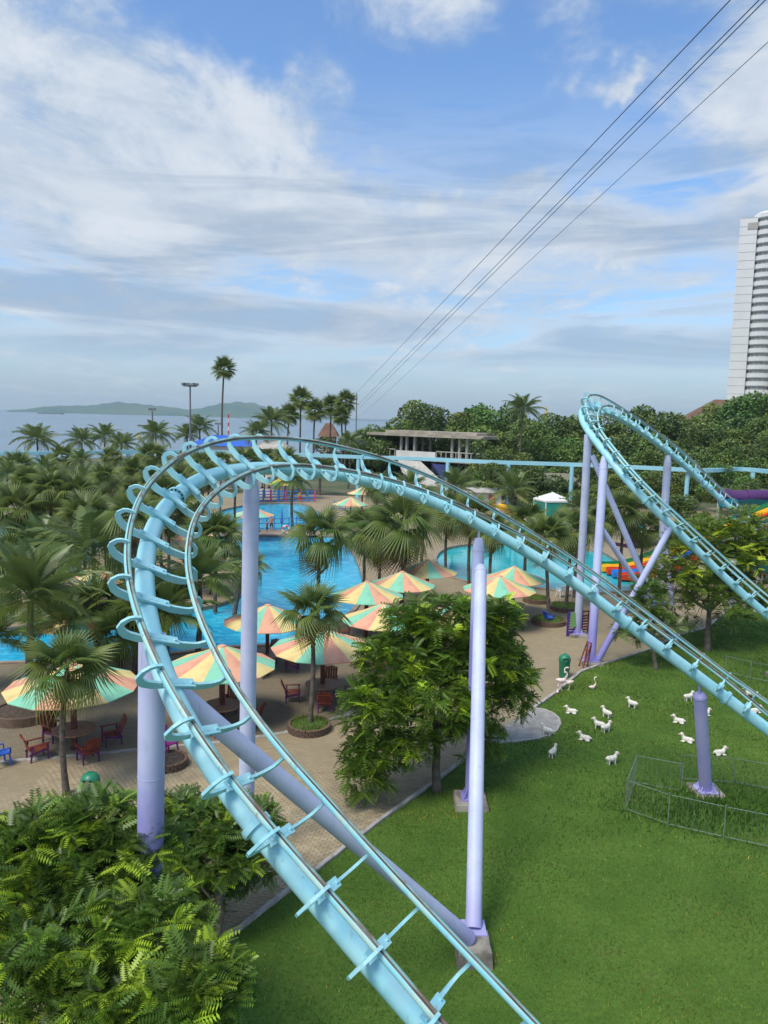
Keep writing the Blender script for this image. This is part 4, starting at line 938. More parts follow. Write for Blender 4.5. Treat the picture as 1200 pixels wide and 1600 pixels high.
CANOPY = {'soft': ('canopy_coral', 'canopy_yellow', 'canopy_green'), 'play': ('canopy_orange', 'canopy_gold', 'canopy_leaf')}
def panel_mesh(mname, R_, rise, n=12):
    m = MB(); a = PI / n; r1 = .14; c = math.cos(a)
    P_ = lambda r_, s_, z: (r_ * math.cos(s_ * a), r_ * math.sin(s_ * a), z)
    sag = -.03
    V = [P_(r1, -1, 0), P_(r1, 1, 0), P_(R_ * .55, 1, -rise * .53 + sag), P_(R_, 1, -rise), P_(R_, -1, -rise), P_(R_ * .55, -1, -rise * .53 + sag), P_(R_ * .6, 0, -rise * .56 - .05)]
    V = [(x, y, z) for x, y, z in V]; m.add(V, [(0, 6, 1), (1, 6, 2), (2, 6, 3), (3, 6, 4), (4, 6, 5), (5, 6, 0)])
    m.f = [tuple(reversed(f_)) for f_ in m.f]
    k = len(m.v); th = .03
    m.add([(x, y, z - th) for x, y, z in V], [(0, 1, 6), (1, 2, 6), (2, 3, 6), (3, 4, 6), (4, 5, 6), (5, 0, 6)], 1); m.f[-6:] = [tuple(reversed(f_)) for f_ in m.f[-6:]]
    m.add([], [(3, 4, k + 4, k + 3)], 0); m.f[-1] = (3, 4, k + 4, k + 3); 
    return m.mesh('canopy_panel', [mname, 'underside'])
PANELS = {}
def chair_parts():
    P_ = {}
    leg = lambda x, y, h, lean: MB().bar((x, y, 0), (x + lean, y, h), .05, .05)
    P_['leg'] = [leg(.26, -.27, .58, .0).mesh('leg', 'frame_purple'), leg(.26, .27, .58, .0).mesh('leg', 'frame_purple'), leg(-.30, -.27, .58, .05).mesh('leg', 'frame_purple'), leg(-.30, .27, .58, .05).mesh('leg', 'frame_purple')]
    s_ = MB()
    for k in range(6): s_.box((.27 - .098 * k, 0, .40 - .016 * k), (.085, .52, .022))
    P_['seat'] = s_.mesh('seat', 'slat_red')
    s_ = MB()
    for k in range(5): s_.bar((-.24, -.22 + .11 * k, .30), (-.52, -.22 + .11 * k, 1.0 - .03 * abs(k - 2)), .095, .02)
    for z_ in (.45, .82): s_.bar((-.24 - .4 * (z_ - .30) - .03, -.27, z_), (-.24 - .4 * (z_ - .30) - .03, .27, z_), .045, .03)
    P_['backrest'] = s_.mesh('backrest', 'slat_red')
    P_['armrest'] = [MB().box((0, sg * .29, .595), (.66, .09, .024)).mesh('armrest', 'slat_red') for sg in (-1, 1)]
    s_ = MB()
    for sg in (-1, 1): s_.bar((.28, sg * .25, .36), (-.34, sg * .25, .26), .035, .07)
    P_['seat_frame'] = s_.mesh('seat_frame', 'frame_purple'); return P_
CH = chair_parts()
def chair(x, y, face, label, group='slatted garden chairs'):
    r = empty('garden_chair', (x, y, 0), face); tag(r, label, 'chair', group)
    for k, v in CH.items():
        for m in (v if isinstance(v, list) else [v]): link(k, m, r)
    return r
def parasol(u, v, R_, label, short, rot=0., sides=(), rim=2.32, rise=.78, fam='soft', table=True):
    R_ *= 1.04; c = gnd(u, v, rim); root = empty('parasol_table' if table else 'parasol', (c[0], c[1], 0), rot); tag(root, label, 'parasol', 'striped parasols')
    key = (round(R_, 2), rise, fam)
    if key not in PANELS: PANELS[key] = [panel_mesh(q, R_, rise) for q in CANOPY[fam]]
    for k in range(12): link('canopy_panel', PANELS[key][k % 3], root, Matrix.Translation((0, 0, rim + rise)) @ Matrix.Rotation(2 * PI * k / 12, 4, 'Z'))
    MB().lathe([(.17, rim + rise - .05), (.16, rim + rise + .02), (.06, rim + rise + .06)], seg=12).build('finial', CANOPY[fam][0], root)
    MB().box((0, 0, (rim + rise) / 2), (.17, .17, rim + rise - .06)).build('post', 'parasol_wood', root)
    rb = MB()
    for k in range(12):
        a = 2 * PI * (k + .5) / 12; rb.bar((.1 * math.cos(a), .1 * math.sin(a), rim + rise - .14), (R_ * .96 * math.cos(a), R_ * .96 * math.sin(a), rim - .035), .035, .05)
    rb.build('ribs', 'parasol_wood', root)
    MB().box((0, 0, rim - .05), (.24, .24, .16)).build('bracket', 'bracket_yellow', root)
    if table:
        t_ = MB(); t_.lathe([(.74, .70), (.76, .72), (.76, .75), (.70, .755)], seg=10); tt_ = t_.build('table_top', 'table_top', root)
        q = MB()
        for a in (0, PI / 2): q.bar((-.5 * math.cos(a), -.5 * math.sin(a), .66), (.5 * math.cos(a), .5 * math.sin(a), .66), .06, .08)
        q.lathe([(.16, 0), (.16, .06)], seg=10); q.build('table_frame', 'parasol_wood', root)
    for nm, deg, dist in sides:
        a = math.radians(deg); chair(c[0] + math.cos(a) * dist, c[1] + math.sin(a) * dist, a + PI + random.uniform(-.15, .15), 'red slatted chair %s the table under the %s' % (nm, short))
    return c
FOUR = (('left of', 190, 1.2), ('right of', -10, 1.2), ('in front of', 262, 1.15), ('behind', 85, 1.2))
FIVE = (('near left of', 222, 1.25), ('near right of', 312, 1.25), ('right of', 25, 1.25), ('far left of', 145, 1.25))
parasol(505, 1012, 2.12, 'striped parasol with table behind the small fan palm in its brick planter', 'parasol behind the planter palm', .35, (('left of', 185, 1.25), ('right of', -5, 1.2), ('in front of', 280, 1.15), ('behind', 80, 1.2)))
parasol(114, 1072, 2.2, 'striped parasol with table at far left, behind the small fan palm', 'far left parasol', .1, FIVE)
parasol(347, 1040, 2.02, 'striped parasol between the two left lavender columns', 'parasol between the left columns', .65, FOUR)
parasol(418, 971, 2.0, 'striped parasol at the pool edge behind the middle column', 'pool edge parasol', .2, FOUR)
parasol(573, 931, 1.98, 'striped parasol with green front panel, left of the broad palm trunk', 'parasol left of the palm trunk', .52, FOUR[:2])
parasol(600, 968, 1.98, 'striped parasol in front of the broad palm, half behind the round tree', 'parasol half behind the tree', .95, FOUR)
parasol(628, 914, 1.9, 'striped parasol stained with leaves behind the broad palm trunk', 'parasol behind the palm trunk', .3, FOUR[:2])
parasol(668, 894, 1.85, 'striped parasol at the left shore of the teal pool', 'parasol by the teal pool', .75, FOUR[1:3])
parasol(803, 905, 1.9, 'striped parasol nearer the teal pool, right of the capped column', 'parasol nearer the teal pool', .1, ())
parasol(780, 921, 2.05, 'striped parasol over a dark table right of the capped column', 'parasol right of the column', .48, FOUR)
parasol(726, 963, 2.0, 'striped parasol mostly hidden behind the round tree', 'parasol hidden by the tree', .8, FOUR[1:2])
for k, (u, v, R_, lab) in enumerate(((74, 834, 2.0, 'striped parasol among palms at far left, farthest over the pool'), (36, 846, 1.9, 'striped parasol at the left edge over the left pool'), (62, 880, 2.0, 'coral and yellow parasol glimpsed behind palm leaves at far left'), (122, 972, 2.0, 'striped parasol glimpsed below the young coconut palm'), (396, 805, 1.95, 'striped parasol beside the pool behind the middle column'), (548, 788, 2.0, 'orange and green parasol beyond the pool fan palms'), (566, 771, 1.9, 'small distant parasol behind the pool palms'), (330, 875, 2.0, 'striped parasol on the deck inside the coaster loop'), (150, 905, 1.9, 'striped parasol behind the young coconut palm'), (300, 838, 1.9, 'striped parasol glimpsed left of the dark fan palm'))):
    parasol(u, v, R_, lab, 'x', .3 * k, ())
for u, v, lab in ((436, 757, 'orange and green play parasol on the play deck'), (708, 795, 'small orange and green parasol under the descending track'), (738, 790, 'small yellow parasol right of its twin under the track')):
    parasol(u, v, 1.7 if u < 500 else 1.3, lab, 'x', .2, (), fam='play', table=False)

# loose chairs and a bench
mat('plastic_blue', (.02, .10, .50), .4); mat('plastic_white', (.75, .75, .73), .4); mat('plastic_magenta', (.30, .02, .22), .45); mat('deep_purple', (.07, .025, .22), .5); mat('towel_green', (.16, .33, .12), .9)
def plastic_chair(pos, face, label, m, s_=1.0, stack=1, cat='chair'):
    r = empty('plastic_chair', (pos[0], pos[1], 0), face); tag(r, label, cat); r.scale = (s_,) * 3
    for sx_ in (-1, 1):
        for sy_ in (-1, 1): MB().bar((sx_ * .24, sy_ * .24, 0), (sx_ * .19, sy_ * .20, .43), .045).build('leg', m, r)
    MB().add([(-.22, -.23, .42), (.24, -.24, .44), (.24, .24, .44), (-.22, .23, .42), (-.22, -.23, .45), (.24, -.24, .47), (.24, .24, .47), (-.22, .23, .45)], [(3, 2, 1, 0), (4, 5, 6, 7), (0, 1, 5, 4), (1, 2, 6, 5), (2, 3, 7, 6), (3, 0, 4, 7)]).build('seat', m, r)
    b_ = MB()
    for k in range(5): b_.bar((-.22, -.18 + .09 * k, .45), (-.33, -.20 + .10 * k, .84), .06, .02)
    b_.bar((-.335, -.25, .85), (-.335, .25, .85), .07, .03); b_.build('backrest', m, r)
    for sg in (-1, 1): MB().bar((-.28, sg * .25, .64), (.20, sg * .25, .64), .05, .03).bar((.2, sg * .25, .64), (.22, sg * .24, .44), .04).build('armrest', m, r)
    return r
plastic_chair(gnd(857, 976), .3, 'blue plastic chair standing by the low palm planter', 'plastic_blue')
plastic_chair(gnd(876, 933), 2.0, 'white plastic chair near the edge of the teal pool', 'plastic_white')
plastic_chair(gnd(886, 931), 3.6, 'second white plastic chair right of the other by the teal pool', 'plastic_white')
plastic_chair(gnd(262, 1182), -.6, 'magenta framed chair beside the mulch planter behind the left column', 'plastic_magenta', 1.15); planter(gnd(262, 1196), .62, 'small brick planter of dark mulch behind the left column', True, False)
plastic_chair(gnd(2, 1196), .9, 'dark blue plastic chair cut off by the left edge', 'plastic_blue', 1.0)
c_ = gnd(897, 994); r = empty('folded_lounger', (c_[0], c_[1], 0), -1.4); tag(r, 'purple lounger stood on end against the rear column', 'lounger')
MB().box((0, -.42, .7), (.10, .09, 1.4)).box((0, .42, .7), (.10, .09, 1.4)).box((0, 0, 1.36), (.10, .75, .09)).box((0, 0, .1), (.12, .75, .09)).build('frame', 'deep_purple', r)
for k in range(7): MB().box((.02, 0, .25 + .16 * k), (.03, .74, .10)).build('slat', 'deep_purple', r)
t_ = link('towel', MB().add([(.10, -.32, .55), (.10, .18, .58), (.09, .20, 1.40), (.09, -.30, 1.42), (.07, -.32, .55), (.07, .18, .58), (.05, .20, 1.40), (.05, -.30, 1.42)], [(0, 1, 2, 3), (7, 6, 5, 4), (0, 4, 5, 1), (1, 5, 6, 2), (2, 6, 7, 3), (3, 7, 4, 0)]).mesh('towel', 'towel_green')); t_.location = (c_[0], c_[1], 0); t_.rotation_euler.z = -1.4; tag(t_, 'green towel hung over the upended purple lounger', 'towel')
c_ = gnd(911, 990); r = empty('folded_lounger', (c_[0], c_[1], 0), -1.1); tag(r, 'dark red lounger stood on end behind the purple one', 'lounger')
MB().box((0, -.36, .7), (.08, .08, 1.3)).box((0, .36, .7), (.08, .08, 1.3)).box((0, 0, 1.3), (.08, .7, .08)).build('frame', 'slat_red', r)
for k in range(6): MB().box((.02, 0, .25 + .16 * k), (.03, .66, .10)).build('slat', 'slat_red', r)
c_ = gnd(910, 1042); r = empty('folding_stool', (c_[0], c_[1], 0), .4); tag(r, 'red folded stool leaning on the rear column base', 'stool')
for sg in (-1, 1): MB().bar((-.1, sg * .16, 0), (.35, sg * .16, 1.25), .05).bar((.18, sg * .13, 0), (.36, sg * .13, 1.1), .05).build('leg', 'slat_red', r)
MB().bar((.2, -.16, .85), (.2, .16, .85), .05).bar((.34, -.16, 1.2), (.34, .16, 1.2), .05).build('crossbar', 'slat_red', r)

# litter bins
mat('bin_green', (.012, .17, .085), .4, (.02, .21, .11), 3)
def litter_bin(pos, label, s_=1.0):
    r = empty('litter_bin', (pos[0], pos[1], 0)); tag(r, label, 'litter bin'); r.scale = (s_,) * 3
    MB().lathe([(.20, 0), (.23, .03), (.26, .74), (.275, .76), (.275, .80), (.25, .82)], seg=22).build('body', 'bin_green', r, smooth=True)
    ld = MB().lathe([(.285, .82), (.29, .86), (.27, .97), (.20, 1.07), (.10, 1.12), (.02, 1.13)], seg=22).build('lid', 'bin_green', r, smooth=True)
    MB().box((0, -.245, .93), (.26, .06, .12)).build('flap', 'bolt', ld)
    MB().tube([(-.06, 0, 1.12), (-.06, 0, 1.17), (.06, 0, 1.17), (.06, 0, 1.12)], .012, 6).build('lid_handle', 'bin_green', ld)
litter_bin(gnd(881, 1058), 'green litter bin with domed lid at the lawn edge'); litter_bin(gnd(142, 1262), 'green litter bin half hidden behind the lower left tree')

# ------------------------------------------------------------------ statues on the lawn
mat('statue_wool', (.78, .74, .66), .9, (.62, .57, .49), 9, bump=.8, bscale=30); mat('statue_face', (.70, .45, .33), .8); mat('statue_pink', (.80, .58, .52), .7, (.85, .72, .66), 4)
mat('hoof', (.10, .08, .07), .7)
def blend(parts, voxel, m, name):
    bm = bmesh.new()
    for c, rad, rot in parts:
        M_ = Matrix.Translation(c) @ Matrix.Rotation(rot, 4, 'Y') @ Matrix.Diagonal((*rad, 1)); bmesh.ops.create_icosphere(bm, subdivisions=2, radius=1, matrix=M_)
    me = bpy.data.meshes.new('tmp'); bm.to_mesh(me); bm.free(); o = link('tmp', me); q = o.modifiers.new('r', 'REMESH'); q.mode = 'VOXEL'; q.voxel_size = voxel
    sm = o.modifiers.new('s', 'SMOOTH'); sm.iterations = 4
    dg = bpy.context.evaluated_depsgraph_get(); dg.update(); r = bpy.data.meshes.new_from_object(o.evaluated_get(dg)); bpy.data.objects.remove(o)
    r.name = name; r.materials.clear(); r.materials.append(MATS[m]); r.polygons.foreach_set('use_smooth', [True] * len(r.polygons)); return r
wool = [((.0, 0, .30), (.25, .15, .15), 0), ((-.17, 0, .31), (.13, .14, .14), 0), ((.17, 0, .33), (.13, .13, .14), 0), ((.25, 0, .43), (.09, .085, .14), .3), ((.30, 0, .55), (.10, .085, .085), 0), ((.37, 0, .525), (.085, .05, .055), .35), ((-.30, 0, .33), (.06, .05, .05), .5)]
stand = wool + [((x, y, z), (.042, .042, .085), 0) for x in (-.17, .17) for y in (-.08, .08) for z in (.05, .13, .2)]
lie = [(c_ if i > 5 or True else c_, r_, a_) for i, (c_, r_, a_) in enumerate([((c[0], c[1], c[2] - .14), r_, a_) for c, r_, a_ in wool])] + [((.22, s_ * .12, .05), (.13, .045, .05), 0) for s_ in (-1, 1)] + [((-.15, s_ * .14, .07), (.14, .06, .07), 0) for s_ in (-1, 1)]
SHEEP = {'standing': blend(stand, .022, 'statue_wool', 'body'), 'lying': blend(lie, .022, 'statue_wool', 'body')}
def sheep(u, v, kind, rz, label, s_=1.0):
    p = gnd(u, v); r = empty('sheep_statue', (p[0], p[1], 0), rz); r.scale = (s_,) * 3; tag(r, label, 'sheep statue', 'white sheep statues on the lawn'); dz = 0 if kind == 'standing' else -.14
    link('body', SHEEP[kind], r)
    for sg in (-1, 1): MB().add([(.29, sg * .07, .58 + dz), (.25, sg * .16, .55 + dz), (.31, sg * .15, .52 + dz), (.32, sg * .075, .55 + dz), (.27, sg * .11, .59 + dz)], [(0, 1, 2, 3), (0, 4, 1)]).build('ear', 'statue_face', r)
    MB().lathe([(.01, 0), (.035, .02), (.03, .05), (.005, .06)], (0, 0, 0), 8).build('muzzle', 'statue_face', r).matrix_local = Matrix.Translation((.425, 0, .50 + dz)) @ Matrix.Rotation(1.9, 4, 'Y')
SH = [(893, 1115, 'lying', 2.9, 'lying white sheep statue below the flamingos, nearest the grey patch'), (948, 1121, 'standing', 2.2, 'standing white sheep statue above the close pair'), (988, 1106, 'standing', 2.4, 'white sheep statue right of the middle, facing left'),
      (936, 1139, 'standing', 2.6, 'left sheep statue of the close pair'), (946, 1144, 'standing', .5, 'right sheep statue of the close pair'), (914, 1157, 'lying', 2.7, 'lying white sheep statue below the close pair'), (863, 1183, 'standing', .9, 'white sheep statue nearest the round tree'), (955, 1194, 'standing', .35, 'nearest white sheep statue, standing and facing right'),
      (855, 1149, 'standing', 2.5, 'white sheep statue standing on the edge of the grey patch'), (1075, 1095, 'standing', .3, 'white sheep statue just below the front track, facing right'), (1061, 1130, 'lying', 2.7, 'lying white sheep statue left of the short lilac column'), (1074, 1160, 'lying', 2.6, 'lying white sheep statue left of the column, nearer the fence'),
      (1101, 1119, 'lying', .3, 'white sheep statue half hidden behind the short lilac column'), (1124, 1180, 'lying', .2, 'white sheep statue right of the column behind the fence'), (1172, 1090, 'standing', 2.6, 'white sheep statue behind the track at far right'), (1180, 1114, 'lying', .2, 'white sheep statue under the track at far right')]
for a in SH: sheep(a[0], a[1], a[2], a[3], a[4], .72)
def flamingo(u, v, rz, label, s_=1.0, sit=False):
    p = gnd(u, v); r = empty('flamingo_statue', (p[0], p[1], 0), rz); r.scale = (s_,) * 3; tag(r, label, 'flamingo statue', 'flamingo statues at the lawn edge'); z = .12 if sit else .42
    b_ = blend([((0, 0, z), (.20, .10, .11), .2), ((-.14, 0, z + .03), (.12, .07, .06), .4), ((.13, 0, z + .05), (.08, .06, .07), 0)], .02, 'statue_pink', 'body'); link('body', b_, r)
    nk = [(.15, 0, z + .05), (.24, 0, z + .14), (.25, 0, z + .27), (.17, 0, z + .36), (.13, 0, z + .46), (.17, 0, z + .55), (.25, 0, z + .57), (.30, 0, z + .54)]
    MB().tube(catmull(nk, 4), list(np.interp(np.linspace(0, 1, 29), [0, .25, .8, .92, 1], [.05, .032, .026, .04, .034])), 9).build('neck', 'statue_pink', r, smooth=True)
    MB().tube([(.29, 0, z + .545), (.35, 0, z + .52), (.37, 0, z + .46)], [.026, .022, .006], 7).build('beak', 'hoof', r, smooth=True)
    if not sit:
        for sg in (-1, 1): MB().tube([(.0, sg * .04, z - .06), (-.02, sg * .04, .2), (.01, sg * .04, .01), (.08, sg * .04, .008)], [.018, .013, .012, .01], 6).build('leg', 'statue_pink', r)
    return r
flamingo(876, 1078, .2, 'tall flamingo statue with curved neck beside the bin', 1.05); flamingo(889, 1078, 3.3, 'second flamingo statue just right of the tall one', .85); flamingo(871, 1084, 1.2, 'small flamingo statue left of the tall one', .55, True); flamingo(925, 1077, .5, 'lone flamingo statue standing on the grass', .8, True)

# ------------------------------------------------------------------ wire fence round the short column
mat('fence_steel', (.15, .19, .17), .55, (.22, .25, .22), 6, metal=.2)
def fence(name, label, pts, h=1.0, mesh_=True, step=.16, closed=False):
    P_ = [Vector((*gnd(u, v)[:2], 0)) for u, v in pts]; r = empty(name, P_[0]); tag(r, label, 'fence'); off = P_[0]
    for q in P_: MB().tube([q - off, q - off + Vector((0, 0, h + .03))], .017, 8).build('post', 'fence_steel', r)
    for a, b_ in zip(P_, P_[1:]):
        d = b_ - a; L = d.length; dn = d / L; a2, b2_ = a - off + dn * .05, b_ - off - dn * .05
        MB().tube([a2 + Vector((0, 0, h - .03)), b2_ + Vector((0, 0, h - .03))], .011, 6).build('rail', 'fence_steel', r); MB().tube([a2 + Vector((0, 0, .10)), b2_ + Vector((0, 0, .10))], .012, 6).build('rail', 'fence_steel', r)
        if mesh_:
            w = MB(); n = max(2, int(L / step))
            for k in range(1, n): q = a2.lerp(b2_, k / n); w.bar(q + Vector((0, 0, .10)), q + Vector((0, 0, h - .03)), .006)
            w.build('wire_bars', 'fence_steel', r)['kind'] = 'stuff'
    return r
fence('wire_fence', 'low wire fence round the short lilac column on the lawn', [(1064, 1240), (992, 1226), (977, 1268), (1043, 1292), (1130, 1312), (1215, 1330)], 1.05)
fence('wire_fence', 'back run of the wire fence behind the short lilac column', [(1062, 1220), (1146, 1226), (1215, 1238)], .95)
fence('wire_fence', 'faint wire fence on the lawn near the right edge', [(1133, 1052), (1172, 1062), (1215, 1070)], .9, step=.3)
# taller weeds inside the fence
def weeds():
    N = 4200; c0 = gnd(1110, 1265); x = c0[0] + RNG.normal(0, 1.5, N); y = c0[1] + RNG.normal(0, .8, N); hh = RNG.uniform(.06, .22, N); a = RNG.uniform(0, 6.28, N); w = RNG.uniform(.012, .03, N)
    B = np.c_[x, y, hh * .3]; d = np.c_[np.cos(a), np.sin(a), 0 * a] * w[:, None]; tp = B + np.c_[RNG.normal(0, .06, N), RNG.normal(0, .06, N), hh]; md = (B + tp) / 2
    V = np.stack([B, md + d, tp, md - d], 1).reshape(-1, 3); k = .7 + .6 * RNG.random(N); t = np.c_[k * .9, k * 1.0, k]
    o = link('weeds', np_mesh('weeds', V, np.arange(4 * N).reshape(-1, 4), 'weed_leaf', np.repeat(t, 4, 0))); tag(o, 'leafy weeds growing inside the low wire fence', 'weeds', kind='stuff')
weeds()

# ------------------------------------------------------------------ buildings, slides, beam, masts
mat('white_wall', (.66, .65, .62), .8, (.56, .55, .52), .3, bump=.05); mat('hotel_wall', (.70, .69, .67), .8, (.64, .63, .61), .08); mat('hotel_glass', (.34, .33, .31), .35, (.44, .40, .34), .5, coord='World'); mat('hotel_mullion', (.45, .44, .42), .7)
mat('brown_roof', (.19, .095, .06), .85, (.13, .07, .045), .5); mat('olive_roof', (.21, .19, .12), .85, (.16, .15, .10), .4); mat('blue_roof', (.03, .12, .55), .6); mat('beam_blue', (.27, .55, .66), .55, (.33, .60, .68), .3); mat('grey_post', (.28, .27, .25), .8)
mat('aged_concrete', (.42, .37, .29), .9, (.27, .24, .19), .35, bump=.2); mat('dark_interior', (.05, .05, .05), .9); mat('tent_green', (.01, .27, .21), .7); mat('tent_white', (.72, .70, .66), .8); mat('red_paint', (.50, .03, .02), .5); mat('gold', (.65, .42, .08), .4, metal=.4); mat('mast', (.16, .17, .18), .5)
# hotel tower
def hotel():
    D = 300.0; x0 = aty(1137, 600, D)[0]; root = empty('hotel_tower', (x0, D, 0), -.42); tag(root, 'tall white hotel tower with curved balconies at the right edge', 'building')
    ztop = aty(1160, 341, D)[2]; MB().box((3.0, 14, ztop / 2), (6.0, 28, ztop)).build('wall', 'hotel_wall', root)
    MB().box((4.4, -.02, ztop - 3.1), (3.4, .3, 2.4)).build('roof_window', 'hotel_glass', root)
    sm_ = MB()
    for k in range(int(ztop / 3.1)): sm_.box((3.0, -.02, 3.1 * (k + 1)), (6.02, .08, .12))
    sm_.build('floor_seams', 'hotel_mullion', root)
    fl = 3.1; nf = int((ztop + 2.5) / fl)
    def sector(cx_, r_, a0, a1, z0, z1, n=14, inner=None):
        m = MB(); 
        for i in range(n + 1):
            a = a0 + (a1 - a0) * i / n
            for z in (z0, z1): m.v.append((cx_ + r_ * math.cos(a), 5 + r_ * math.sin(a), z))
            for z in (z0, z1): m.v.append((cx_ + (r_ - .5) * math.cos(a), 5 + (r_ - .5) * math.sin(a), z))
        for i in range(n):
            o = 4 * i
            m.f += [(o, o + 4, o + 5, o + 1), (o + 1, o + 5, o + 7, o + 3), (o, o + 2, o + 6, o + 4), (o + 2, o + 3, o + 7, o + 6)]; m.mi += [0] * 4
        return m
    for cx_, r_, nfl, nm in ((10.2, 5.6, nf, 'left'), (21.5, 5.6, nf - 3, 'right')):
        bal = sector(cx_, r_, PI, 2 * PI, 0, 1.6).mesh('balcony', 'hotel_wall'); win = sector(cx_, r_ - .9, PI, 2 * PI, 0, fl).mesh('window_band', 'hotel_glass'); sl = MB()
        mu = MB()
        for k in range(9):
            a = PI + PI * (k + .5) / 9; mu.box((cx_ + (r_ - .8) * math.cos(a), 5 + (r_ - .8) * math.sin(a), fl / 2), (.28, .28, fl))
        mum = mu.mesh('mullions', 'hotel_mullion')
        slab = MB().lathe([(r_ - .3, 0), (r_ - .3, .25)], (cx_, 5, 0), 24).mesh('floor_slab', 'hotel_wall')
        for k in range(nfl):
            z = k * fl; link('balcony', bal, root, Matrix.Translation((0, 0, z))); w_ = link('window_band', win, root, Matrix.Translation((0, 0, z))); link('mullions', mum, w_)
            link('floor_slab', slab, root, Matrix.Translation((0, 0, z + fl - .3)))
        MB().lathe([(r_, 0), (r_, 1.6), (r_ - 1.5, 2.4)], (cx_, 5, nfl * fl), 24).build('roof_cap', 'hotel_wall', root)
    MB().box((15.9, 3, nf * fl / 2), (2.6, 8, nf * fl)).build('fin', 'hotel_wall', root)
    MB().box((12, 18, nf * fl / 2 - .5), (22, 18, nf * fl - 1)).build('core', 'hotel_wall', root)
hotel()
def house(name, label, u, v, D, wpx, hw, hr, depth=10, roof='brown_roof', wall='white_wall', rz=0, wins=4):
    """hip-roofed house whose ridge shows at pixel (u, v)"""
    top = aty(u, v, D); W = wpx / FPX * D; r = empty(name, (top[0], top[1], 0), rz); tag(r, label, 'building'); hh = top[2] - hr
    MB().box((0, 0, hh / 2), (W * .92, depth, hh)).build('wall', wall, r)
    e = .6; MB().add([(-W / 2 - e, -depth / 2 - e, hh), (W / 2 + e, -depth / 2 - e, hh), (W / 2 + e, depth / 2 + e, hh), (-W / 2 - e, depth / 2 + e, hh), (-W * .22, 0, hh + hr), (W * .22, 0, hh + hr)], [(3, 2, 1, 0), (0, 1, 5, 4), (1, 2, 5), (2, 3, 4, 5), (3, 0, 4)]).build('roof', roof, r)
    for lv in range(max(1, int(hh // 3.2))):
        for k in range(wins):
            x = W * .84 * ((k + .5) / wins - .5); f_ = MB().box((x, -depth / 2 - .02, hh - 1.9 - lv * 3.2), (1.5, .12, 1.6)).build('window', 'white_wall', r); MB().box((x, -depth / 2 - .09, hh - 1.9 - lv * 3.2), (1.2, .06, 1.3)).build('pane', 'hotel_glass', f_)
    return r
house('hillside_house', 'white house with broad brown roof among trees at right', 1150, 625, 195, 150, 10, 6, 16, wins=9)
house('hillside_house', 'brown hip roof showing above the trees left of the rear loop', 892, 656, 190, 56, 8, 4, 10)
house('beach_pavilion', 'bright blue hipped roof among the palms near the sea', 350, 680, 128, 84, 3, 1.6, 8, roof='blue_roof')
house('beach_hut', 'small pale roofed hut behind the top of the coaster loop', 425, 688, 118, 50, 3, 1.2, 5, roof='pale_concrete')
house('temple_house', 'red and white gabled house behind the sugar palms', 514, 661, 175, 24, 4, 3.0, 5, roof='brown_roof', wins=2)
# golden spire
c_ = aty(853, 645, 190); r = empty('golden_spire', (c_[0], c_[1], 0)); tag(r, 'small golden spire above the wooded skyline', 'spire'); zt = aty(853, 633, 190)[2]
MB().lathe([(.5, 0), (.5, zt - 3)], seg=12).build('base', 'gold', r); MB().lathe([(.5, zt - 3), (.35, zt - 2.4), (.4, zt - 2), (.25, zt - 1.4), (.18, zt - .9), (.03, zt)], seg=12).build('spire', 'gold', r)

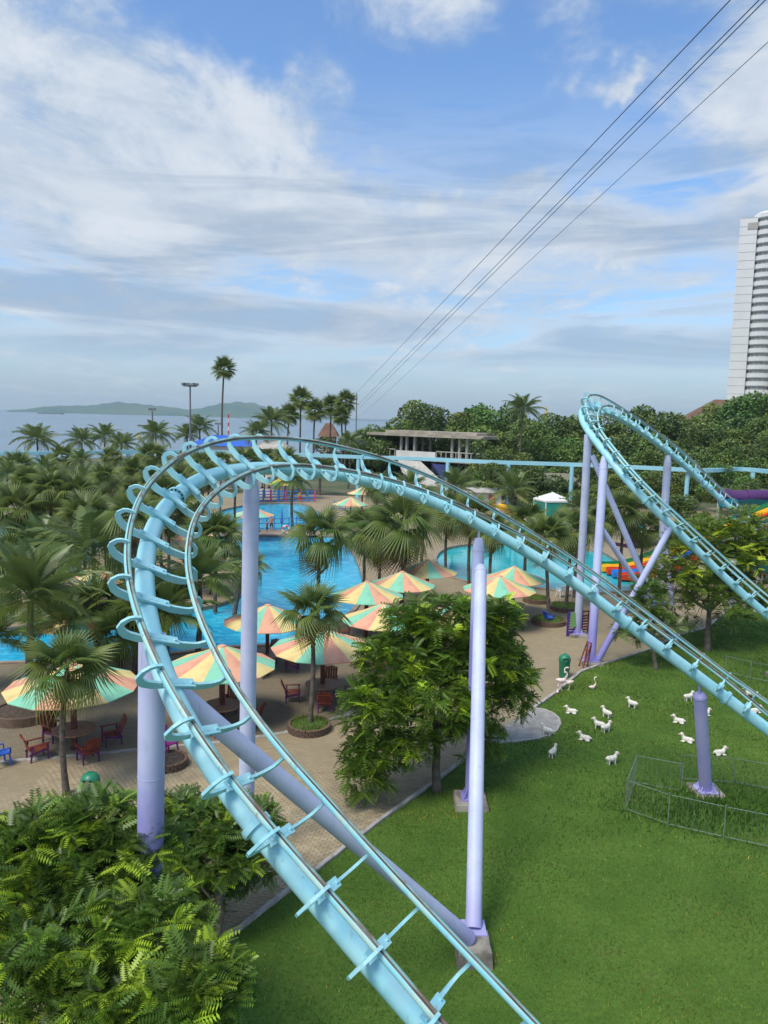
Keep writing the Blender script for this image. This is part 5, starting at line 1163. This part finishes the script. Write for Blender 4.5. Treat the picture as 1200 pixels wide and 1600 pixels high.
# concrete pavilion
def pavilion():
    A = aty(575, 681, 160); B = aty(757, 691, 142); d = Vector((B[0] - A[0], B[1] - A[1], 0)); L = d.length; rz = math.atan2(d.y, d.x); r = empty('concrete_pavilion', (A[0], A[1], 0), rz); tag(r, 'weathered concrete pavilion with flat roof and raised deck before the trees', 'building')
    zr = 8.6; zd = 4.6
    MB().box((L / 2, 4, zr + .3), (L, 9, .55)).build('roof', 'aged_concrete', r); MB().box((L * .53, 4.3, zr + .85), (L * .78, 7, .5)).build('upper_roof', 'aged_concrete', r)
    for fx in (.28, .33, .40, .72, .78, .84): 
        for y in (1.2, 6.5): MB().box((L * fx, y, (zr + zd) / 2), (.45, .45, zr - zd)).build('column', 'pale_concrete', r)
    MB().box((L * .55, 4, zd - .3), (L * .92, 10, .6)).build('deck', 'aged_concrete', r)
    for fx in (.72, .78, .84, .35, .5): MB().box((L * fx, 4, (zd - .6) / 2), (.7, .7, zd - .6)).build('pier', 'pale_concrete', r)
    MB().box((L * .46, -.7, zd + .6), (L * .34, .2, 1.2)).build('parapet', 'white_wall', r)
    for x0, x1 in ((.09, .28), (.64, 1.0)):
        n = int((x1 - x0) * L / 1.1)
        for k in range(n + 1): MB().box((L * (x0 + (x1 - x0) * k / n), -.8, zd + .65), (.14, .14, 1.3)).build('baluster', 'pale_concrete', r)
        MB().box((L * (x0 + x1) / 2, -.8, zd + 1.36), (L * (x1 - x0), .22, .16)).build('handrail', 'pale_concrete', r)
    # sloping slide apron down to the right
    MB().add([(L * .32, -1.2, zd - .7), (L * .52, -1.2, zd - .7), (L * .95, -9, .1), (L * .62, -9, .1), (L * .32, -1.2, zd - 1.1), (L * .52, -1.2, zd - 1.1), (L * .95, -9, -.2), (L * .62, -9, -.2)], [(0, 1, 2, 3), (7, 6, 5, 4), (0, 4, 5, 1), (1, 5, 6, 2), (2, 6, 7, 3), (3, 7, 4, 0)]).build('apron', 'pale_concrete', r)
    MB().add([(L * .62, -1.4, zd - 1.0), (L * .74, -1.4, zd - 1.0), (L * 1.02, -9, .2), (L * .95, -9, .2), (L * .62, -1.4, zd - 1.6), (L * .74, -1.4, zd - 1.6), (L * 1.02, -9, -.2), (L * .95, -9, -.2)], [(0, 1, 2, 3), (7, 6, 5, 4), (0, 4, 5, 1), (1, 5, 6, 2), (2, 6, 7, 3), (3, 7, 4, 0)]).build('slide', 'deep_blue', r)
mat('deep_blue', (.02, .03, .12), .4)
pavilion()
# low buildings behind the pools
def shed(name, label, u0, u1, v, D, zr, slope, depth, roof, wall):
    a = aty(u0, v, D); b_ = aty(u1, v, D); L = b_[0] - a[0]; r = empty(name, (a[0], D, 0)); tag(r, label, 'building')
    MB().add([(-.5, -1, zr), (L + .5, -1, zr), (L + .5, depth, zr + slope), (-.5, depth, zr + slope), (-.5, -1, zr - .15), (L + .5, -1, zr - .15), (L + .5, depth, zr + slope - .15), (-.5, depth, zr + slope - .15)], [(0, 1, 2, 3), (7, 6, 5, 4), (0, 4, 5, 1), (1, 5, 6, 2), (2, 6, 7, 3), (3, 7, 4, 0)]).build('roof', roof, r)
    MB().box((L / 2, depth - .4, zr / 2), (L, .3, zr)).build('wall', wall, r)
    n = max(2, int(L / 3))
    for k in range(n + 1): MB().box((L * k / n, -.2, zr / 2 - .1), (.3, .3, zr - .2)).build('post', 'grey_post', r)
    return r
shed('open_shed', 'open shed with olive roof behind the green tent', 815, 905, 780, 112, 2.9, 1.3, 8, 'olive_roof', 'dark_interior')
shed('open_shed', 'grey roofed shed farther back left of the olive one', 775, 850, 772, 120, 3.0, .8, 6, 'grey_post', 'dark_interior')
r = house('pool_kiosk', 'low pale kiosk with a red door left of the tent', 752, 762, 106, 60, 3, .4, 5, roof='pale_concrete', wins=1); MB().box((1.2, -2.62, 1.1), (.9, .1, 2.0)).build('door', 'red_paint', r)
c_ = gnd(862, 806); r = empty('party_tent', (c_[0], c_[1], 0), .25); tag(r, 'green walled tent with white pyramid roof', 'tent'); W = 1.75
for k in range(4):
    a = k * PI / 2; R4 = Matrix.Rotation(a, 4, 'Z'); MB().box((0, -W, 1.05), (2 * W - .1, .05, 2.0)).build('side_wall', 'tent_green', r).matrix_local = R4
    MB().box((-W, -W, 1.1), (.12, .12, 2.2)).build('leg', 'tent_white', r).matrix_local = R4
MB().add([(-W - .1, -W - .1, 2.15), (W + .1, -W - .1, 2.15), (W + .1, W + .1, 2.15), (-W - .1, W + .1, 2.15), (0, 0, 3.1), (-W - .1, -W - .1, 1.95), (W + .1, -W - .1, 1.95), (W + .1, W + .1, 1.95), (-W - .1, W + .1, 1.95)], [(0, 1, 4), (1, 2, 4), (2, 3, 4), (3, 0, 4), (0, 5, 6, 1), (1, 6, 7, 2), (2, 7, 8, 3), (3, 8, 5, 0)]).build('roof', 'tent_white', r)

# monorail beam round the park
def monorail():
    pts = [(-60, 708), (60, 708), (200, 706), (330, 706), (450, 710), (560, 714), (660, 717), (770, 722), (900, 726), (1010, 731), (1100, 735), (1150, 733), (1185, 735), (1230, 741), (1300, 752)]; Hb = 6.2
    P_ = [Vector(gnd(u, v, Hb)) for u, v in pts]; c = catmull(P_, 6); r = empty('monorail_beam', (0, 100, 0)); tag(r, 'pale blue monorail beam on slim posts crossing behind the pools', 'monorail'); off = Vector((0, 100, 0))
    m = MB()
    for i, p in enumerate(c):
        t = (c[min(i + 1, len(c) - 1)] - c[max(i - 1, 0)]).normalized(); s_ = Vector((-t.y, t.x, 0)).normalized() * .32; q = p - off
        m.v += [tuple(q - s_ - Vector((0, 0, .26))), tuple(q + s_ - Vector((0, 0, .26))), tuple(q + s_ + Vector((0, 0, .26))), tuple(q - s_ + Vector((0, 0, .26)))]
    for i in range(len(c) - 1):
        for k in range(4): m.f.append((4 * i + k, 4 * i + (k + 1) % 4, 4 * i + 4 + (k + 1) % 4, 4 * i + 4 + k)); m.mi.append(0)
    m.build('beam', 'beam_blue', r)
    for u, v in ((60, 708), (200, 706), (430, 709), (560, 714), (700, 719), (795, 723), (894, 726), (1075, 734), (1177, 735)):
        p = Vector(gnd(u, v, Hb)) - off; MB().tube([(p.x, p.y, 0), (p.x, p.y, Hb - .3)], .30 if u != 200 else .26, 12).build('post', 'beam_blue', r, smooth=True)
monorail()

# slides
mat('slide_green', (.01, .17, .05), .3); mat('slide_yellow', (.80, .45, .01), .3); mat('slide_red', (.60, .05, .015), .3); mat('slide_blue', (.02, .20, .65), .3); mat('slide_purple', (.085, .025, .12), .4); mat('slide_teal', (.0, .17, .22), .4)
def rainbow():
    e0 = gnd(950, 893); r = empty('rainbow_slide', (e0[0], e0[1], 0)); tag(r, 'rainbow racing slide with green, yellow, red and blue lanes into the teal pool', 'water slide'); off = Vector(r.location)
    top = aty(1195, 806, e0[1] - 2); dirx = Vector((top[0] - e0[0], top[1] - e0[1], 0)); L = dirx.length; d = dirx / L; s_ = Vector((d.y, -d.x, 0))
    prof = [(-.5, .02), (0, .10), (.06, .12), (.2, .5), (.45, top[2] * .36), (.62, top[2] * .55), (.8, top[2] * .78), (1.0, top[2]), (1.25, top[2] + 1.4)]
    for k, (mn, sh) in enumerate((('slide_green', 1.7), ('slide_yellow', .55), ('slide_red', -.55), ('slide_blue', -1.65), ('slide_red', -2.75))):
        m = MB(); w = .55; sec = [(-w, .34), (-w + .08, .36), (-w + .14, .04), (0, -.02), (w - .14, .04), (w - .08, .36), (w, .34), (w, -.08), (-w, -.08)]; x_off = -.3 + .9 * k * .35
        pr = [(max(f_, 0) * L if f_ >= 0 else f_, z) for f_, z in prof]; pp = catmull([(x, z, 0) for x, z in pr], 3); n = len(sec)
        for q in pp:
            for a, z in sec: m.v.append(tuple(d * (q.x + x_off) - s_ * (sh + a) * 1.0 + Vector((0, 0, q.y + z))))
        for i in range(len(pp) - 1):
            for j in range(n): j2 = (j + 1) % n; m.f.append((i * n + j, (i + 1) * n + j, (i + 1) * n + j2, i * n + j2)); m.mi.append(0)
        m.f.append(tuple(range(n))); m.mi.append(0); m.build('lane', mn, r, smooth=False)
    for f_ in (.45, .7, .95):
        for sh in (1.5, -2.4): p = d * (f_ * L) - s_ * sh; z = float(np.interp(f_, [q[0] for q in prof], [q[1] for q in prof])); MB().tube([(p.x, p.y, -.1), (p.x, p.y, z)], .12, 8).build('support_post', 'grey_post', r)
rainbow()
def trough(name, label, pts, w, mn, tube_=False, posts=()):
    P_ = [Vector(p) for p in pts]; c = catmull(P_, 6); r = empty(name, (P_[0].x, P_[0].y, 0)); tag(r, label, 'water slide'); off = Vector(r.location)
    if tube_:
        b_ = MB().tube([p - off for p in c], w, 18).build('tube', mn, r, smooth=True)
        for p, q in zip(c[3::6], c[4::6]): MB().tube([p - off - (q - p).normalized() * .06, p - off + (q - p).normalized() * .06], w + .06, 18).build('joint_ring', mn, b_, smooth=True)
    else:
        m = MB(); sec = [(-w, .45), (-w + .07, .45), (-w * .7, .05), (0, 0), (w * .7, .05), (w - .07, .45), (w, .45), (w * .75, -.06), (0, -.1), (-w * .75, -.06)]; n = len(sec)
        for i, p in enumerate(c):
            t = (c[min(i + 1, len(c) - 1)] - c[max(i - 1, 0)]).normalized(); s_ = Vector((t.y, -t.x, 0)).normalized()
            for a, z in sec: m.v.append(tuple(p - off + s_ * a + Vector((0, 0, z))))
        for i in range(len(c) - 1):
            for j in range(n): j2 = (j + 1) % n; m.f.append((i * n + j, i * n + j2, (i + 1) * n + j2, (i + 1) * n + j)); m.mi.append(0)
        m.build('trough', mn, r)
    for p in posts: MB().tube([(p[0] - off.x, p[1] - off.y, -.05), (p[0] - off.x, p[1] - off.y, p[2] - (w if tube_ else .1))], .14, 8).build('support_post', 'pale_concrete', r)
tp = [aty(1124, 774, 72), aty(1150, 777, 72), aty(1185, 776, 72), aty(1225, 776, 73), aty(1270, 772, 75)]
trough('tube_slide', 'fat purple tube slide below the monorail at right', tp, .66, 'slide_purple', True, (tp[0], tp[2]))
q_ = [aty(1130, 792, 70), aty(1165, 786, 71), aty(1200, 788, 72), aty(1250, 782, 74)]; trough('open_slide', 'teal open slide beneath the purple tube', q_, .7, 'slide_teal', False, (q_[1],))
q_ = [aty(1168, 884, 50), aty(1186, 889, 49.5), aty(1205, 894, 49), aty(1240, 890, 48)]; trough('open_slide', 'low teal slide end at the far right by the lawn', q_, .6, 'slide_teal', False, (q_[0], q_[1]))
q_ = [aty(970, 853, 76), aty(988, 856, 75), aty(1003, 852, 76), aty(1030, 846, 78), aty(1075, 816, 80)]; trough('open_slide', 'small purple slide behind the rainbow lanes', q_, .9, 'slide_purple', False, (q_[0], q_[2]))
q_ = [aty(775, 792, 96), aty(790, 797, 95), aty(805, 804, 94)]; trough('open_slide', 'yellow slide end under the descending track left of the tent', q_, .7, 'slide_yellow', False, (q_[0], q_[2]))
q_ = [aty(968, 825, 80), aty(990, 827, 79), aty(1003, 828, 78)]; trough('open_slide', 'short teal slide on a pale post behind the rear column', q_, .6, 'slide_teal', False, (q_[1],))
c_ = gnd(1183, 902); r = empty('rock_pedestal', (c_[0], c_[1], 0)); tag(r, 'pale stone pedestal by the far right slide', 'pedestal')
MB().lathe([(.55, 0), (.5, .4), (.42, .9), (.46, 1.3), (.2, 1.4)], seg=9).build('body', 'pale_concrete', r); MB().lathe([(.25, 1.4), (.22, 1.7), (.12, 1.95), (.02, 2.0)], seg=8).build('top_stone', 'pale_concrete', r)
p_ = aty(1190, 885, 52); leafy_tree('red_shrub', 'red leaved shrub at far right beside the slide', (p_[0], p_[1]), [((p_[0], p_[1], p_[2] + .1), (.8, .7, .55))], 260, SPR_FAR, .3, (p_[0], p_[1], p_[2] - .3), .05, 77, colour=(9, .25, .4), bright=0)

# play deck fence, pool railing, lifebuoy
mat('rail_blue', (.04, .20, .55), .5); mat('rail_pink', (.55, .06, .20), .5); mat('buoy_orange', (.75, .12, .06), .5)
def rail_fence(label, u0, u1, v, h, n, rails, mp, mr, vr=None):
    a, b_ = Vector(gnd(u0, v)), Vector(gnd(u1, vr or v)); r = empty('railing', a); tag(r, label, 'railing')
    for k in range(n + 1): MB().box(tuple((b_ - a) * k / n + Vector((0, 0, h / 2))), (.22 if mp != 'rail_blue' else .1, .22 if mp != 'rail_blue' else .1, h)).build('post', mp if k % 2 else ('rail_blue' if mp != 'rail_blue' else mp), r)
    for j in range(rails): z = h * (j + .7) / rails - .1; MB().bar(Vector((0, 0, z)), b_ - a + Vector((0, 0, z)), .09, .13 if mp != 'rail_blue' else .07).build('rail', mr, r)
rail_fence('pink and blue posted railing of the play deck beyond the pool', 388, 492, 784, 1.7, 9, 4, 'rail_pink', 'rail_blue'); rail_fence('blue railing on the walkway across the pool', 405, 520, 829, 1.5, 10, 3, 'rail_blue', 'rail_blue'); rail_fence('blue railing under the orange parasol beyond the pool', 522, 566, 797, 1.3, 5, 3, 'rail_blue', 'rail_blue'); rail_fence('maroon railing at the left pool under the parasols', 50, 105, 853, 1.0, 6, 2, 'slat_red', 'slat_red')
c_ = gnd(447, 836); r = empty('lifebuoy', (c_[0], c_[1] - .25, .62)); tag(r, 'orange and white lifebuoy hung on the walkway railing', 'lifebuoy')
for k in range(8):
    MB().tube([(.34 * math.cos(a), 0, .34 * math.sin(a)) for a in np.linspace(k * PI / 4, (k + 1) * PI / 4, 5)], .10, 8).build('segment', 'buoy_orange' if k % 2 else 'plastic_white', r)
c_ = gnd(440, 829); r = empty('closed_parasol', (c_[0], c_[1], 0)); tag(r, 'closed blue parasol on the pool walkway', 'parasol'); MB().tube([(0, 0, 0), (0, 0, 2.4)], .03, 8).build('pole', 'rail_blue', r); MB().lathe([(.04, .7), (.17, .9), (.13, 1.6), (.04, 2.3)], seg=10).build('furled_canopy', 'rail_blue', r)

# people by the pool
mat('skin', (.42, .24, .16), .6); mat('hair', (.02, .015, .012), .6)
def person(u, v, h, rz, top_c, leg_c, label):
    c = gnd(u, v); r = empty('person', (c[0], c[1], 0), rz); tag(r, label, 'person'); k = h / 1.7
    J = dict(pel=(0, 0, .95), sp=(0, 0, 1.15), ch=(0, 0, 1.35), nk=(0, 0, 1.5), hd=(.02, 0, 1.62), ls=(0, .19, 1.42), le=(.02, .24, 1.14), lw=(.10, .22, .90), rs=(0, -.19, 1.42), re=(.02, -.24, 1.14), rw=(.10, -.22, .90), lh=(0, .10, .90), lk=(.02, .11, .48), la=(-.01, .11, .07), lf=(.12, .12, .03), rh=(0, -.10, .90), rk=(.02, -.11, .48), ra=(-.01, -.11, .07), rf=(.12, -.12, .03))
    nm = list(J); E = [('pel', 'sp'), ('sp', 'ch'), ('ch', 'nk'), ('nk', 'hd'), ('ch', 'ls'), ('ls', 'le'), ('le', 'lw'), ('ch', 'rs'), ('rs', 're'), ('re', 'rw'), ('pel', 'lh'), ('lh', 'lk'), ('lk', 'la'), ('la', 'lf'), ('pel', 'rh'), ('rh', 'rk'), ('rk', 'ra'), ('ra', 'rf')]
    rad = dict(pel=.14, sp=.12, ch=.14, nk=.055, hd=.095, ls=.055, le=.042, lw=.03, rs=.055, re=.042, rw=.03, lh=.09, lk=.058, la=.038, lf=.03, rh=.09, rk=.058, ra=.038, rf=.03)
    me = bpy.data.meshes.new('body'); me.from_pydata([tuple(x * k for x in J[n]) for n in nm], [(nm.index(a), nm.index(b_)) for a, b_ in E], []); o = link('tmp', me); o.modifiers.new('s', 'SKIN')
    for i, n in enumerate(nm): me.skin_vertices[0].data[i].radius = (rad[n] * k, rad[n] * k); me.skin_vertices[0].data[i].use_root = (n == 'pel')
    o.modifiers.new('d', 'SUBSURF').levels = 2; dg = bpy.context.evaluated_depsgraph_get(); dg.update(); bm_ = bpy.data.meshes.new_from_object(o.evaluated_get(dg)); bpy.data.objects.remove(o)
    bm_.materials.clear(); mt, ml = mat('cloth_' + label[:14], top_c, .8), mat('cloth2_' + label[:14], leg_c, .8)
    for m in (MATS['skin'], mt, ml): bm_.materials.append(m)
    for p in bm_.polygons:
        z = p.center.z / k; y = abs(p.center.y) / k
        p.material_index = 1 if (.98 < z < 1.47 and not (z < 1.2 and y > .19)) else (2 if .5 < z <= .98 and y < .2 else 0); p.use_smooth = True
    link('body', bm_, r); hm = blend([((0 * k, 0, 1.665 * k), (.105 * k, .10 * k, .10 * k), 0)], .02, 'hair', 'hair'); link('hair', hm, r).location = (-.02 * k, 0, .02 * k)
person(424, 831, 1.6, -1.2, (.60, .22, .06), (.03, .03, .05), 'person in an orange top standing at the walkway railing'); person(417, 833, 1.25, -.4, (.60, .07, .20), (.04, .05, .10), 'smaller person in pink at the walkway railing'); person(468, 786, 1.65, -1.6, (.60, .35, .04), (.45, .03, .03), 'person in yellow and red by the play deck railing')

# masts, cables, sea marks
def mast(u, vtop, D, label, lights):
    t = aty(u, vtop, D); r = empty('floodlight_mast', (t[0], t[1], 0)); tag(r, label, 'lamp mast'); MB().tube([(0, 0, 0), (0, 0, t[2])], [.22, .12], 10).build('pole', 'mast', r, smooth=True)
    if lights > 2: MB().lathe([(1.1, t[2] - .1), (1.1, t[2] + .05)], seg=18).build('ring', 'mast', r)
    for k in range(lights):
        a = 2 * PI * k / lights; MB().box((math.cos(a) * 1.1 if lights > 2 else (.35 if k else -.35), math.sin(a) * 1.1 if lights > 2 else 0, t[2] + .25), (.55, .35, .4), rz=a).build('floodlight', 'mast', r)
mast(297, 603, 125, 'tall mast with a ring of floodlights against the sea', 8); mast(238, 642, 130, 'short thin mast with two lamps against the sea', 2); mast(341, 664, 150, 'small thin mast beside the blue roof', 2)
mat('cable', (.05, .05, .055), .5)
AN = aty(557, 640, 185)
r = empty('cable_mast', (AN[0], AN[1], 0)); tag(r, 'steel mast behind the palms that anchors the overhead cables', 'mast'); MB().tube([(0, 0, 0), (0, 0, aty(557, 616, 185)[2] + .3)], [.16, .12], 8).build('pole', 'mast', r)
for (u0, v0, u1, v1, lab) in ((555, 616, 1141, 0, 'topmost overhead cable crossing the sky'), (560, 632, 1186, 0, 'second overhead cable, upper of the close pair'), (562, 637, 1196, 0, 'third overhead cable, lower of the close pair'), (568, 646, 1204, 62, 'lowest and faintest overhead cable')):
    a, b_ = Vector(aty(u0, v0, 185)), Vector(aty(u1, v1, 34)); e = b_ + (b_ - a) * .16; pts = []
    for k in range(25): s_ = k / 24; p = a.lerp(e, s_); pts.append(p)
    o = MB().tube(pts, .016 if 'lowest' in lab else .024, 6).build('overhead_cable', 'cable'); tag(o, lab, 'cable', 'overhead cables')
c_ = aty(357, 655, 420); r = empty('lattice_tower', (c_[0], c_[1], -.9)); tag(r, 'small red and white tower on the shore right of the tall palm', 'tower')
for k in range(6): MB().box((0, 0, 1 + k * 2.2), (.7, .7, 2.2)).build('band', 'red_paint' if k % 2 else 'white_wall', r)
c_ = gnd(217, 684, -.9); r = empty('yellow_buoy', (c_[0], c_[1], -.9)); tag(r, 'yellow buoy floating off the palm grove', 'buoy'); MB().lathe([(1.1, 0), (1.2, .8), (.5, 1.2), (.45, 2.4), (.15, 3.0)], seg=10).build('body', 'bracket_yellow', r)
c_ = gnd(80, 647, -.9); r = empty('barge', (c_[0], c_[1], -.9)); tag(r, 'long dark low barge on the horizon at left', 'barge'); Lb = 40 / FPX * c_[1]; MB().prism([(-Lb / 2, -9), (Lb / 2 - 8, -9), (Lb / 2, 0), (Lb / 2 - 8, 9), (-Lb / 2, 9)], 0, 4.2).build('hull', 'mast', r); MB().box((-Lb / 2 + 14, 0, 5.5), (10, 12, 3)).build('cabin', 'grey_post', r)

# ------------------------------------------------------------------ haze: pale air over the whole place
mh = bpy.data.materials.new('haze_air'); mh.use_nodes = True; t = mh.node_tree; t.nodes.clear(); q = NG(t)
v_ = q.n('ShaderNodeVolumePrincipled', ins={'Color': (.72, .88, 1.0, 1), 'Density': 1.3e-4, 'Anisotropy': 0.2}); q_ = t.nodes.new('ShaderNodeOutputMaterial'); t.links.new(v_.outputs[0], q_.inputs['Volume'])
MATS['haze_air'] = mh
hz_ = MB().box((0, 2900, 58), (14000, 6400, 124)).build('haze', 'haze_air'); tag(hz_, 'thin pale sea haze over the bay', 'haze', kind='stuff')
